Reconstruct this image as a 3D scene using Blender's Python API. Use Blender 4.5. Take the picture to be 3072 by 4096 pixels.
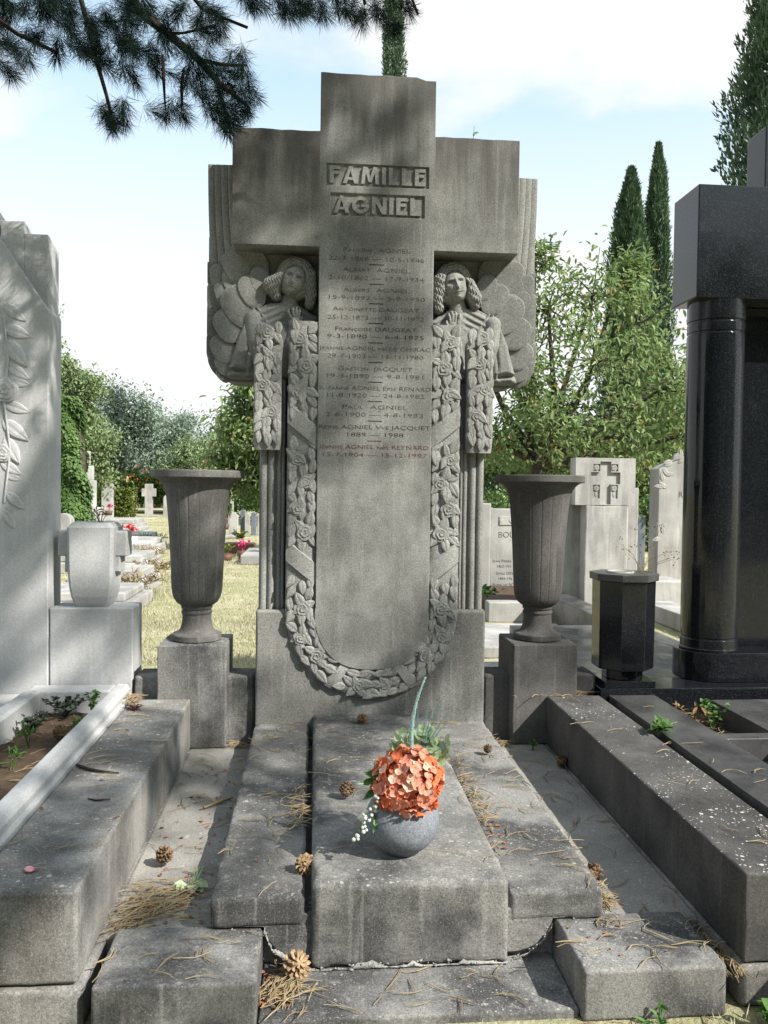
import bpy, bmesh, math, random
import numpy as np
from mathutils import Vector, Matrix

random.seed(7); rng = np.random.default_rng(7)
for o in list(bpy.data.objects): bpy.data.objects.remove(o)
scene = bpy.context.scene
col = scene.collection
PI = math.pi

# ------------------------------------------------------------------ camera
cd = bpy.data.cameras.new('camera'); cam = bpy.data.objects.new('camera', cd); col.objects.link(cam)
cd.sensor_fit = 'HORIZONTAL'; cd.sensor_width = 36.0; cd.lens = 38.843
cd.clip_start = 0.05; cd.clip_end = 900
def cam_axes(yaw, pitch, roll):
    cy, sy, cp, sp = math.cos(yaw), math.sin(yaw), math.cos(pitch), math.sin(pitch)
    fw = Vector((sy*cp, cy*cp, sp)); r = Vector((cy, -sy, 0)); u = r.cross(fw)
    c, s = math.cos(roll), math.sin(roll)
    return c*r+s*u, -s*r+c*u, fw
r_, u_, f_ = cam_axes(0.0835, -0.0279, 0.0129)
m = Matrix.Identity(4)
for i in range(3): m[i][0], m[i][1], m[i][2] = r_[i], u_[i], -f_[i]
m[0][3], m[1][3], m[2][3] = -0.2915, -4.1, 1.2898
cam.matrix_world = m
scene.camera = cam

# ------------------------------------------------------------------ light, sky, exposure
SUN_EL, SUN_AZ = math.radians(41), math.radians(38)      # azimuth: from +X towards the viewer
sdir = Vector((math.cos(SUN_EL)*math.cos(SUN_AZ), -math.cos(SUN_EL)*math.sin(SUN_AZ), math.sin(SUN_EL)))
sl = bpy.data.lights.new('sun', 'SUN'); sl.energy = 4.4; sl.angle = math.radians(0.55); sl.color = (1.0, 0.95, 0.87)
so = bpy.data.objects.new('sun', sl); col.objects.link(so)
so.rotation_euler = sdir.to_track_quat('Z', 'Y').to_euler(); so.location = sdir*30
world = bpy.data.worlds.new('World'); scene.world = world; world.use_nodes = True
wt = world.node_tree; wt.nodes.clear()
def wn(t, **k):
    n = wt.nodes.new(t)
    for a, b in k.items(): setattr(n, a, b)
    return n
sky = wn('ShaderNodeTexSky'); sky.sky_type = 'NISHITA'; sky.sun_disc = False
sky.sun_elevation = SUN_EL; sky.sun_rotation = PI/2+SUN_AZ; sky.air_density = 1.0; sky.dust_density = 1.6
tc = wn('ShaderNodeTexCoord')
sep = wn('ShaderNodeSeparateXYZ'); wt.links.new(tc.outputs['Generated'], sep.inputs[0])
mp = wn('ShaderNodeMapping'); mp.inputs['Scale'].default_value = (1.5, 1.5, 3.0); mp.inputs['Location'].default_value = (0.37, 0.2, 0.35)
wt.links.new(tc.outputs['Generated'], mp.inputs[0])
cn = wn('ShaderNodeTexNoise'); cn.inputs['Scale'].default_value = 1.9; cn.inputs['Detail'].default_value = 9; cn.inputs['Roughness'].default_value = 0.52
wt.links.new(mp.outputs[0], cn.inputs['Vector'])
cr = wn('ShaderNodeMapRange'); cr.interpolation_type = 'SMOOTHSTEP'
cr.inputs['From Min'].default_value = 0.44; cr.inputs['From Max'].default_value = 0.62
cr.inputs['To Min'].default_value = 0.42; cr.inputs['To Max'].default_value = 1.0
wt.links.new(cn.outputs['Fac'], cr.inputs['Value'])
hz = wn('ShaderNodeMapRange'); hz.inputs['From Min'].default_value = 0.24; hz.inputs['From Max'].default_value = 0.58
hz.inputs['To Min'].default_value = 0.95; hz.inputs['To Max'].default_value = 0.0
wt.links.new(sep.outputs['Z'], hz.inputs['Value'])
mx = wn('ShaderNodeMath', operation='MAXIMUM'); wt.links.new(cr.outputs[0], mx.inputs[0]); wt.links.new(hz.outputs[0], mx.inputs[1])
mix = wn('ShaderNodeMix', data_type='RGBA'); mix.inputs['B'].default_value = (7.4, 7.5, 7.5, 1)
wt.links.new(mx.outputs[0], mix.inputs['Factor']); skm = wn('ShaderNodeVectorMath', operation='MULTIPLY'); skm.inputs[1].default_value = (2.1, 2.75, 2.5)
wt.links.new(sky.outputs[0], skm.inputs[0]); wt.links.new(skm.outputs[0], mix.inputs['A'])
bg = wn('ShaderNodeBackground'); bg.inputs['Strength'].default_value = 0.07
wt.links.new(mix.outputs['Result'], bg.inputs['Color'])
wo = wn('ShaderNodeOutputWorld'); wt.links.new(bg.outputs[0], wo.inputs['Surface'])
scene.view_settings.view_transform = 'Standard'; scene.view_settings.look = 'None'
scene.view_settings.gamma = 1.0; scene.view_settings.exposure = 1.0
scene.view_settings.use_curve_mapping = False
scene.render.resolution_x = 768; scene.render.resolution_y = 1024
scene.render.engine = 'CYCLES'

# ------------------------------------------------------------------ mesh helpers
ORG = {}
def make_mesh(name, V, F, smooth=False, sharp=None):
    V = np.asarray(V, dtype=np.float32).reshape(-1, 3)
    me = bpy.data.meshes.new(name)
    if isinstance(F, np.ndarray):
        n, k = F.shape
        me.vertices.add(len(V)); me.vertices.foreach_set('co', V.ravel())
        me.loops.add(n*k); me.loops.foreach_set('vertex_index', F.astype(np.int32).ravel())
        me.polygons.add(n)
        me.polygons.foreach_set('loop_start', np.arange(0, n*k, k, dtype=np.int32))
        me.polygons.foreach_set('loop_total', np.full(n, k, dtype=np.int32))
        me.update(calc_edges=True); me.validate()
    else:
        me.from_pydata(V.tolist(), [], F); me.update()
    if smooth:
        me.polygons.foreach_set('use_smooth', np.ones(len(me.polygons), dtype=bool))
    if sharp: me.set_sharp_from_angle(angle=math.radians(sharp))
    return me
def props(o, label=None, cat=None, group=None, kind=None):
    if label: o['label'] = label
    if cat: o['category'] = cat
    if group: o['group'] = group
    if kind: o['kind'] = kind
def thing(name, label, cat, loc, group=None, rotz=0.0, kind=None):
    o = bpy.data.objects.new(name, None); col.objects.link(o)
    o.location = loc; o.rotation_euler = (0, 0, rotz); o.empty_display_size = 0.1
    props(o, label, cat, group, kind); ORG[o.name] = Vector(loc)
    return o
def place(name, me, mat, parent=None, loc=None, rot=None, scale=None):
    """an object that shares mesh data; loc is in world axes"""
    o = bpy.data.objects.new(name, me); col.objects.link(o)
    if mat is not None and len(me.materials) == 0: me.materials.append(mat)
    p = Vector((0, 0, 0)) if loc is None else Vector(loc)
    if parent is not None:
        o.parent = parent; p = p-ORG[parent.name]
    o.location = p
    if rot is not None: o.rotation_euler = rot
    if scale is not None: o.scale = scale if hasattr(scale, '__len__') else (scale,)*3
    ORG[o.name] = Vector(loc) if loc is not None else Vector((0, 0, 0))
    return o
def solid(name, V, F, mat, parent=None, smooth=False, label=None, cat=None, group=None, kind=None, sharp=None):
    """V in world coordinates"""
    V = np.asarray(V, dtype=np.float64).reshape(-1, 3)
    if parent is None:
        org = np.array([(V[:, 0].min()+V[:, 0].max())/2, (V[:, 1].min()+V[:, 1].max())/2, V[:, 2].min()])
    else: org = np.array(ORG[parent.name])
    me = make_mesh(name, V-org, F, smooth, sharp)
    me.materials.append(mat)
    o = bpy.data.objects.new(name, me); col.objects.link(o)
    if parent is None: o.location = org
    else: o.parent = parent
    ORG[o.name] = Vector(org)
    props(o, label, cat, group, kind)
    return o
def vnoise(P, f, seed=0):
    """cheap smooth noise from sines, about -1..1"""
    P = np.asarray(P)*f
    a = np.sin(P[:, 0]*1.0+P[:, 1]*1.7+seed*1.3)+np.sin(P[:, 1]*1.3-P[:, 2]*2.1+seed*2.7)+np.sin(P[:, 2]*1.1+P[:, 0]*2.3+seed*.7)
    b = np.sin(P[:, 0]*3.1-P[:, 2]*2.7+seed)+np.sin(P[:, 1]*3.7+P[:, 0]*2.2+seed*1.9)
    return (a+b*.6)/4.0
def grid_faces(nu, nv, off=0, flip=False):
    i = np.arange(nu-1)[:, None]; j = np.arange(nv-1)[None, :]
    a = (i*nv+j).ravel()+off
    q = np.stack([a, a+nv, a+nv+1, a+1], 1)
    return q[:, ::-1] if flip else q
def rbox_data(x0, x1, y0, y1, z0, z1, r=.008, step=.05, wear=.6, seed=0, wob=.0):
    """box with worn rounded edges"""
    r = min(r, (x1-x0)*.22, (y1-y0)*.22, (z1-z0)*.22)
    def ax(a, b):
        n = max(1, min(60, int((b-a-2*r)/step)))
        return np.concatenate([[a, a+.3*r, a+r], np.linspace(a+1.7*r, b-1.7*r, n+1), [b-r, b-.3*r, b]])
    X, Y, Z = ax(x0, x1), ax(y0, y1), ax(z0, z1)
    Vs, Fs = [], []; off = 0
    lo, hi = np.array([x0, y0, z0]), np.array([x1, y1, z1])
    for d in range(3):
        A = [X, Y, Z]; u, v = [(1, 2), (2, 0), (0, 1)][d]
        for s in (0, 1):
            U, W = np.meshgrid(A[u], A[v], indexing='ij')
            P = np.zeros(U.shape+(3,)); P[..., u] = U; P[..., v] = W; P[..., d] = (lo, hi)[s][d]
            P = P.reshape(-1, 3)
            Vs.append(P); Fs.append(grid_faces(len(A[u]), len(A[v]), off, flip=(s == 0))); off += len(P)
    V = np.concatenate(Vs); F = np.concatenate(Fs)
    key = np.round(V*100000).astype(np.int64)
    _, idx, inv = np.unique(key, axis=0, return_index=True, return_inverse=True)
    V = V[idx]; F = inv.reshape(-1)[F]
    q = np.clip(V, lo+r, hi-r); d = V-q; L = np.linalg.norm(d, axis=1); ok = L > 1e-9
    ne = (np.abs(d) > 1e-9).sum(1)
    rr = np.full(len(V), r)
    if wear: rr = r*(1-np.where(ne >= 2, np.clip(wear*(.3+.9*vnoise(V, 23, seed)+.6*vnoise(V, 71, seed+3)), -.2, .9), 0))
    V2 = V.copy(); V2[ok] = q[ok]+d[ok]/L[ok, None]*rr[ok, None]
    if wob: V2 += np.stack([vnoise(V, 3, seed+5), vnoise(V, 3, seed+6), vnoise(V, 3, seed+7)], 1)*wob
    return V2, F
def rbox(name, b, mat, parent=None, r=.008, step=.05, wear=.6, wob=0, smooth=True, **k):
    V, F = rbox_data(*b, r=r, step=step, wear=wear, seed=random.random()*50, wob=wob)
    return solid(name, V, F, mat, parent, smooth=smooth, **k)
def join(parts):
    Vs, Fs, off = [], [], 0
    for V, F in parts:
        Vs.append(np.asarray(V, float)); Fs.append(np.asarray(F)+off); off += len(V)
    return np.concatenate(Vs), np.concatenate(Fs)
def tri(F): # quads to triangles
    return np.concatenate([F[:, [0, 1, 2]], F[:, [0, 2, 3]]])
def prism(poly, y0, y1, inset=0.0):
    """extrude an x,z outline (counter-clockwise from the front) from y0 (front) to y1; returns verts, list faces"""
    n = len(poly)
    V = [(x, y0, z) for x, z in poly]+[(x, y1, z) for x, z in poly]
    F = [list(range(n)), list(range(2*n-1, n-1, -1))]
    for i in range(n):
        j = (i+1) % n; F.append([i, i+n, j+n, j])
    return V, F
def add_bevel(o, w=.006, seg=2, ang=30):
    b = o.modifiers.new('bevel', 'BEVEL'); b.width = w; b.segments = seg; b.limit_method = 'ANGLE'; b.angle_limit = math.radians(ang); b.harden_normals = True
    for p in o.data.polygons: p.use_smooth = True
    return o
def lathe(profile, n=48, cx=0, cy=0, fn=None):
    pr = np.array(profile); k = len(pr)
    th = np.linspace(0, 2*PI, n, endpoint=False)
    R = np.repeat(pr[:, 0][:, None], n, 1); Z = np.repeat(pr[:, 1][:, None], n, 1)
    T = np.repeat(th[None, :], k, 0)
    if fn is not None: R = fn(R, Z, T)
    V = np.stack([cx+R*np.cos(T), cy+R*np.sin(T), Z], -1).reshape(-1, 3)
    F = []
    i = np.arange(k-1)[:, None]; j = np.arange(n)[None, :]; j2 = (j+1) % n
    F = np.stack([(i*n+j).ravel(), (i*n+j2).ravel(), ((i+1)*n+j2).ravel(), ((i+1)*n+j).ravel()], 1)
    return V, F
def tube(P, R, n=7):
    """tapered tube along a polyline"""
    P = np.asarray(P, float); k = len(P); R = np.broadcast_to(np.asarray(R, float), (k,))
    T = np.gradient(P, axis=0); T /= np.linalg.norm(T, axis=1)[:, None]+1e-9
    ref = np.array([0, 0, 1.0]) if abs(T[:, 2]).mean() < .8 else np.array([1.0, 0, 0])
    A = np.cross(T, ref); A /= np.linalg.norm(A, axis=1)[:, None]+1e-9; B = np.cross(T, A)
    th = np.linspace(0, 2*PI, n, endpoint=False)
    V = P[:, None]+R[:, None, None]*(A[:, None]*np.cos(th)[None, :, None]+B[:, None]*np.sin(th)[None, :, None])
    i = np.arange(k-1)[:, None]; j = np.arange(n)[None, :]; j2 = (j+1) % n
    F = np.stack([(i*n+j).ravel(), (i*n+j2).ravel(), ((i+1)*n+j2).ravel(), ((i+1)*n+j).ravel()], 1)
    return V.reshape(-1, 3), F
def blades(P, D, L, W, N=None, tip=.15):
    """thin flat leaves: base points P, directions D, lengths L, widths W -> quads (kite)"""
    n = len(P); D = D/np.linalg.norm(D, axis=1)[:, None]
    if N is None: N = rng.normal(size=(n, 3))
    S = np.cross(D, N); S /= np.linalg.norm(S, axis=1)[:, None]+1e-9
    L = np.broadcast_to(L, (n,))[:, None]; W = np.broadcast_to(W, (n,))[:, None]
    V = np.stack([P, P+D*L*.45+S*W*.5, P+D*L, P+D*L*.45-S*W*.5], 1).reshape(-1, 3)
    F = np.arange(4*n).reshape(n, 4)
    return V, F
def leaves(P, D, L, W, fold=.25, N=None):
    """leaf of two folded halves, six vertices"""
    n = len(P); D = D/np.linalg.norm(D, axis=1)[:, None]
    if N is None: N = rng.normal(size=(n, 3))
    S = np.cross(D, N); S /= np.linalg.norm(S, axis=1)[:, None]+1e-9
    U = np.cross(S, D)
    L = np.broadcast_to(L, (n,))[:, None]; W = np.broadcast_to(W, (n,))[:, None]
    b = P; t = P+D*L-U*L*.12
    a1 = P+D*L*.3+S*W*.5+U*W*fold; a2 = P+D*L*.7+S*W*.4+U*W*fold*.6
    c1 = P+D*L*.3-S*W*.5+U*W*fold; c2 = P+D*L*.7-S*W*.4+U*W*fold*.6
    V = np.stack([b, a1, a2, t, c2, c1], 1).reshape(-1, 3)
    o = np.arange(n)[:, None]*6
    F = np.concatenate([o+np.array([[0, 1, 2, 3]]), o+np.array([[0, 3, 4, 5]])])
    return V, F
def sphere_dirs(n):
    v = rng.normal(size=(n, 3)); return v/np.linalg.norm(v, axis=1)[:, None]

# ------------------------------------------------------------------ materials
class NT:
    def __init__(s, name):
        s.m = bpy.data.materials.new(name); s.m.use_nodes = True; s.t = s.m.node_tree; s.t.nodes.clear()
        s.out = s.n('ShaderNodeOutputMaterial'); s.b = s.n('ShaderNodeBsdfPrincipled'); s.l(s.b.outputs[0], s.out.inputs[0])
        s.geo = s.n('ShaderNodeNewGeometry')
    def n(s, t, **k):
        x = s.t.nodes.new(t)
        for a, b in k.items(): setattr(x, a, b)
        return x
    def l(s, a, b): s.t.links.new(a, b)
    def pos(s, scale=(1, 1, 1), loc=(0, 0, 0)):
        x = s.n('ShaderNodeMapping'); x.inputs['Scale'].default_value = scale; x.inputs['Location'].default_value = loc
        s.l(s.geo.outputs['Position'], x.inputs[0]); return x.outputs[0]
    def noise(s, scale, detail=4, rough=.5, vec=None):
        x = s.n('ShaderNodeTexNoise'); x.inputs['Scale'].default_value = scale; x.inputs['Detail'].default_value = detail; x.inputs['Roughness'].default_value = rough
        s.l(vec if vec is not None else s.geo.outputs['Position'], x.inputs['Vector']); return x.outputs['Fac']
    def voro(s, scale, vec=None):
        x = s.n('ShaderNodeTexVoronoi'); x.inputs['Scale'].default_value = scale
        s.l(vec if vec is not None else s.geo.outputs['Position'], x.inputs['Vector']); return x
    def rng(s, v, a, b, c=0., d=1., smooth=True):
        x = s.n('ShaderNodeMapRange'); 
        if smooth: x.interpolation_type = 'SMOOTHSTEP'
        for k, q in zip(('From Min', 'From Max', 'To Min', 'To Max'), (a, b, c, d)): x.inputs[k].default_value = q
        s.l(v, x.inputs['Value']); return x.outputs[0]
    def math(s, op, a, b):
        x = s.n('ShaderNodeMath', operation=op)
        for i, q in enumerate((a, b)):
            if isinstance(q, (int, float)): x.inputs[i].default_value = q
            else: s.l(q, x.inputs[i])
        return x.outputs[0]
    def mix(s, f, a, b, blend='MIX'):
        x = s.n('ShaderNodeMix', data_type='RGBA', blend_type=blend)
        for k, q in (('Factor', f), ('A', a), ('B', b)):
            if isinstance(q, (int, float)): x.inputs[k].default_value = q
            elif isinstance(q, tuple): x.inputs[k].default_value = q+(1,) if len(q) == 3 else q
            else: s.l(q, x.inputs[k])
        return x.outputs['Result']
    def bump(s, h, strength=.3, dist=.004):
        x = s.n('ShaderNodeBump'); x.inputs['Strength'].default_value = strength; x.inputs['Distance'].default_value = dist
        s.l(h, x.inputs['Height']); s.l(x.outputs[0], s.b.inputs['Normal'])
    def set(s, colr=None, rough=.8, spec=.3):
        if colr is not None:
            if isinstance(colr, tuple): s.b.inputs['Base Color'].default_value = colr+(1,)
            else: s.l(colr, s.b.inputs['Base Color'])
        if isinstance(rough, (int, float)): s.b.inputs['Roughness'].default_value = rough
        else: s.l(rough, s.b.inputs['Roughness'])
        s.b.inputs['Specular IOR Level'].default_value = spec
        return s.m
def stone(name, light, dark, grain=.5, pits=.5, streak=.0, lichen=0., stain=(.10, .085, .07), stain_amt=0., rough=.88, scale=1., bump=.35, warm=None, blotch=(.35, .68), soot=0.):
    t = NT(name)
    big = t.rng(t.noise(2.6*scale, 7, .62), blotch[0], blotch[1])
    c = t.mix(big, dark, light)
    if warm:
        c = t.mix(t.rng(t.noise(1.3*scale, 4, .6, t.pos((1, 1, 1), (4, 9, 2))), .5, .75, 0, .6), c, warm)
    if stain_amt:
        sn = t.noise(1.0, 7, .66, t.pos((4.2, 4.2, 0.9), (1.3, .2, .4)))
        c = t.mix(t.rng(sn, .44, .64, 0, stain_amt), c, stain)
    if streak:
        sn = t.noise(1.0, 3, .5, t.pos((34, 34, 1.6), (7, 3, 1)))
        c = t.mix(t.rng(sn, .56, .72, 0, streak), c, tuple(min(1, v*1.5) for v in light))
    g = t.noise(230, 2, .6); g2 = t.noise(240, 2, .6, t.pos((1, 1, 1), (3.1, 1.7, 9)))
    c = t.mix(t.rng(g, .56, .68, 0, grain), c, tuple(min(1, v*1.65) for v in light))
    c = t.mix(t.rng(g2, .57, .68, 0, pits), c, tuple(v*.35 for v in dark))
    gr = t.rng(t.noise(125, 3, .75, t.pos((1, 1, 1), (8, 3, 2))), .36, .64, 1-.55*grain, 1+.55*grain)
    c = t.mix(1.0, c, gr, 'MULTIPLY')
    md = t.noise(38, 5, .7, t.pos((1, 1, 1), (5.3, 2.1, 7)))
    c = t.mix(t.rng(md, .58, .74, 0, pits*.9), c, tuple(v*.5 for v in dark))
    if soot:
        sx = t.n('ShaderNodeSeparateXYZ'); t.l(t.geo.outputs['Position'], sx.inputs[0])
        ins = t.math('LESS_THAN', t.math('ABSOLUTE', sx.outputs['X'], 0.0), .284)
        ztop = t.math('ADD', 3.032, t.math('MULTIPLY', ins, .282))
        d = t.math('MULTIPLY', t.math('SUBTRACT', ztop, sx.outputs['Z']), .8)
        sn = t.noise(1.0, 6, .6, t.pos((11, 11, 1.1), (3, 8, 1)))
        c = t.mix(t.rng(t.math('SUBTRACT', sn, d), .16, .5, 0, soot), c, (.05, .046, .041))
    if lichen:
        sp = t.n('ShaderNodeSeparateXYZ'); t.l(t.geo.outputs['Normal'], sp.inputs[0])
        up = t.rng(sp.outputs['Z'], .6, .85)
        warp = t.n('ShaderNodeVectorMath', operation='ADD'); t.l(t.geo.outputs['Position'], warp.inputs[0])
        nz = t.n('ShaderNodeTexNoise'); nz.inputs['Scale'].default_value = 60; t.l(t.geo.outputs['Position'], nz.inputs['Vector'])
        sc = t.n('ShaderNodeVectorMath', operation='SCALE'); sc.inputs['Scale'].default_value = .014; t.l(nz.outputs['Color'], sc.inputs[0]); t.l(sc.outputs[0], warp.inputs[1])
        v = t.voro(42, warp.outputs[0]); v2 = t.voro(95, warp.outputs[0])
        patch = t.rng(t.noise(4.2, 5, .6, t.pos((1, 1, 1), (2, 5, 1))), .36, .60, .15, 1.0)
        sz = t.n('ShaderNodeSeparateColor'); t.l(v.outputs['Color'], sz.inputs[0])
        th = t.math('MULTIPLY', t.rng(sz.outputs[0], .35, 1.0, 0, .33, False), patch)
        spot = t.math('GREATER_THAN', th, v.outputs['Distance'])
        sz2 = t.n('ShaderNodeSeparateColor'); t.l(v2.outputs['Color'], sz2.inputs[0])
        th2 = t.math('MULTIPLY', t.rng(sz2.outputs[0], .4, 1.0, 0, .36, False), patch)
        spot2 = t.math('GREATER_THAN', th2, v2.outputs['Distance'])
        s = t.math('MULTIPLY', t.math('MAXIMUM', spot, spot2), up)
        c = t.mix(t.math('MULTIPLY', s, lichen), c, (.50, .50, .47))
    h = t.math('ADD', t.math('MULTIPLY', g2, -.8), t.math('MULTIPLY', t.noise(45, 5, .65), .9))
    t.bump(h, bump, .004)
    return t.set(c, rough, .25)
M = {}
M['cross'] = stone('weathered_granite_cross', (.26, .26, .246), (.122, .122, .114), grain=.35, pits=.6, streak=.2, stain_amt=.6, stain=(.078, .074, .068), warm=(.255, .24, .22), soot=.72)
M['relief'] = stone('weathered_granite_relief', (.268, .268, .255), (.178, .178, .168), grain=.4, pits=.5, stain_amt=.45, stain=(.10, .096, .09))
M['slab'] = stone('lichened_slab_stone', (.205, .2, .192), (.05, .05, .051), grain=.4, pits=.55, streak=.35, lichen=.4, warm=(.215, .207, .19), stain_amt=.45, stain=(.05, .05, .05), blotch=(.41, .60))
M['floor'] = stone('tomb_floor_stone', (.30, .285, .26), (.18, .175, .165), grain=.3, pits=.4, lichen=.4)
M['vase'] = stone('dark_vase_stone', (.165, .16, .152), (.095, .092, .088), grain=.3, pits=.4, streak=.3, stain_amt=.5, stain=(.06, .053, .048))
M['vase_dark'] = stone('stained_shaded_vase_stone', (.115, .11, .106), (.06, .057, .055), grain=.3, pits=.4, streak=.3, stain_amt=.5, stain=(.04, .037, .035))  # darker right-hand tone: real stain, with deep shade put into the colour
M['kerb'] = stone('kerb_stone', (.25, .243, .232), (.10, .10, .099), grain=.35, pits=.5, streak=.25, lichen=.5, stain_amt=.5, blotch=(.4, .62))
M['kerb_dark'] = stone('stained_shaded_kerb_stone', (.092, .089, .086), (.036, .035, .035), grain=.3, pits=.4, streak=.2, lichen=.75, stain_amt=.4, stain=(.04, .037, .033))  # stained stone, darkened further to carry the deep shade on the right
M['white'] = stone('pale_limestone', (.46, .462, .465), (.35, .353, .36), grain=.15, pits=.3, streak=.1, stain_amt=.32, stain=(.27, .267, .26), rough=.75, bump=.25)
M['bg'] = stone('pale_concrete', (.40, .39, .375), (.27, .265, .255), grain=.15, pits=.2, streak=.2, stain_amt=.6, stain=(.17, .165, .16), scale=.7, bump=.2)
M['bgwhite'] = stone('white_grave_stone', (.43, .425, .41), (.29, .285, .275), grain=.1, pits=.1, stain_amt=.3, stain=(.3, .29, .27), scale=.5, bump=.1)
M['bgdark'] = stone('blue_grey_granite', (.16, .18, .21), (.10, .115, .14), grain=.2, pits=.2, rough=.35, scale=.8, bump=.05)
M['mortar'] = stone('crumbling_mortar', (.36, .355, .34), (.17, .168, .16), grain=.3, pits=.6, bump=.8)
M['pot'] = stone('blue_grey_pot_stone', (.21, .228, .258), (.15, .163, .188), grain=.35, pits=.7, rough=.6, bump=.12, scale=3)
def mk_black():
    t = NT('black_granite')
    g = t.noise(240, 2, .7); v = t.voro(170)
    c = t.mix(t.rng(g, .5, .75, 0, .5), (.006, .007, .009), (.018, .02, .024))
    c = t.mix(t.rng(t.noise(420, 1, .5), .66, .72, 0, .8), c, (.12, .13, .15))
    d = t.rng(t.noise(5, 5, .6), .35, .7, .05, .20)
    return t.set(c, d, .4)
M['black'] = mk_black()
def mk_blackdust():
    t = NT('dusty_black_granite')
    c = t.mix(t.rng(t.noise(6, 6, .65), .3, .7), (.035, .035, .037), (.07, .07, .07))
    c = t.mix(t.rng(t.noise(220, 2, .6), .6, .7, 0, .5), c, (.2, .2, .2))
    return t.set(c, t.rng(t.noise(4, 4, .5), .4, .65, .22, .5), .45)
M['blackdust'] = mk_blackdust()
def simple(name, c, rough=.7, spec=.3, var=.0, vscale=20, c2=None, sss=0, trans=0):
    t = NT(name)
    if c2 is None and var: c2 = tuple(v*(1-var) for v in c)
    colr = c if c2 is None else t.mix(t.rng(t.noise(vscale, 3, .6), .35, .65), c2, c)
    m = t.set(colr, rough, spec)
    if trans:
        tr = t.n('ShaderNodeBsdfTranslucent')
        if isinstance(colr, tuple): tr.inputs[0].default_value = colr+(1,)
        else: t.l(colr, tr.inputs[0])
        ms = t.n('ShaderNodeMixShader'); ms.inputs[0].default_value = trans
        t.l(t.b.outputs[0], ms.inputs[1]); t.l(tr.outputs[0], ms.inputs[2]); t.l(ms.outputs[0], t.out.inputs[0])
    return m
def foliage(name, a, b, c=None, vs=3., trans=.35, rough=.55, spec=.35):
    """leaf colours differ from leaf to leaf"""
    t = NT(name)
    ri = t.geo.outputs['Random Per Island']
    cc = t.mix(t.rng(ri, 0, 1, 0, 1, False), a, b)
    if c: cc = t.mix(t.rng(ri, .975, .99), cc, c)
    cc = t.mix(t.rng(t.noise(vs, 3, .6), .4, .65, 0, .45), cc, tuple(v*.6 for v in a))
    t.set(cc, rough, spec)
    tr = t.n('ShaderNodeBsdfTranslucent'); t.l(cc, tr.inputs[0])
    ms = t.n('ShaderNodeMixShader'); ms.inputs[0].default_value = trans
    t.l(t.b.outputs[0], ms.inputs[1]); t.l(tr.outputs[0], ms.inputs[2]); t.l(ms.outputs[0], t.out.inputs[0])
    return t.m
M['ink'] = simple('worn_engraving', (.045, .043, .04), .9, .1, var=.5, vscale=60)
M['inkfaint'] = simple('faded_engraving', (.08, .077, .072), .9, .1, var=.4, vscale=45)
M['red'] = simple('red_engraving_paint', (.15, .035, .035), .8, .2, var=.4, vscale=60)
M['needle'] = foliage('pine_needles', (.005, .014, .014), (.013, .026, .018), trans=.05, rough=.8, spec=.08)
M['bark'] = simple('pine_bark', (.05, .036, .028), .9, .1, c2=(.022, .017, .015), vscale=25)
M['bark_grey'] = simple('cherry_bark', (.09, .075, .062), .85, .15, c2=(.04, .033, .028), vscale=18)
M['cypress'] = foliage('cypress_foliage', (.035, .075, .038), (.095, .155, .07), trans=.15, vs=1.2)
M['cherry'] = foliage('cherry_leaves', (.14, .22, .07), (.30, .38, .17), (.34, .19, .05), trans=.45, vs=1.5)
M['fartree'] = foliage('haze_paled_tree_leaves', (.19, .26, .20), (.29, .35, .28), trans=.3, vs=.5)  # distance haze is mixed into these paler, greyer leaf colours
M['fartree2'] = foliage('far_light_tree_leaves', (.17, .25, .11), (.28, .34, .17), trans=.3, vs=.5)
M['ivy'] = foliage('ivy_leaves', (.065, .135, .035), (.15, .23, .07), trans=.3, vs=2)
M['shrub'] = foliage('yellow_green_shrub_leaves', (.10, .15, .02), (.22, .25, .05), trans=.3, vs=2)
M['hedge'] = foliage('hedge_leaves', (.05, .11, .02), (.12, .18, .035), trans=.3, vs=.8)
M['orange'] = simple('orange_trumpet_flowers', (.5, .15, .05), .6, .2, var=.3)
M['drygrass'] = foliage('dry_grass', (.38, .36, .23), (.54, .51, .36), (.2, .26, .1), trans=.3, vs=.9, rough=.7)
M['straw'] = foliage('dead_pine_needles', (.40, .33, .20), (.24, .16, .085), trans=.1, rough=.7)
M['flake'] = foliage('bark_flakes', (.30, .10, .04), (.16, .07, .035), trans=0, rough=.8)
M['cone'] = simple('pine_cone_scales', (.20, .135, .075), .75, .2, c2=(.07, .042, .025), vscale=70)
M['conelight'] = simple('pale_pine_cone', (.36, .255, .15), .75, .2, c2=(.13, .08, .045), vscale=70)
M['soil'] = stone('planter_soil', (.105, .07, .045), (.05, .034, .024), grain=.2, pits=.6, bump=1.0, scale=6)
M['weed'] = foliage('weed_leaves', (.06, .14, .03), (.12, .23, .06), trans=.35)
M['darkweed'] = foliage('dark_sedum_leaves', (.03, .045, .03), (.05, .06, .04), trans=.15)
M['dryweed'] = simple('dry_weed', (.24, .16, .08), .8, .1, var=.4)
M['petal_o'] = simple('orange_petals', (.70, .21, .09), .6, .2, c2=(.56, .13, .06), vscale=90, trans=.25)
M['petal_s'] = simple('salmon_petals', (.72, .34, .24), .6, .2, c2=(.62, .23, .15), vscale=90, trans=.25)
M['petal_c'] = simple('cream_pink_petals', (.76, .56, .43), .6, .2, c2=(.68, .40, .29), vscale=90, trans=.25)
M['petal_g'] = simple('pale_green_petals', (.52, .58, .42), .6, .25, c2=(.34, .44, .22), vscale=40, trans=.25)
M['leafgreen'] = simple('glossy_green_leaves', (.09, .22, .06), .4, .4, var=.4, vscale=60)
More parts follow.
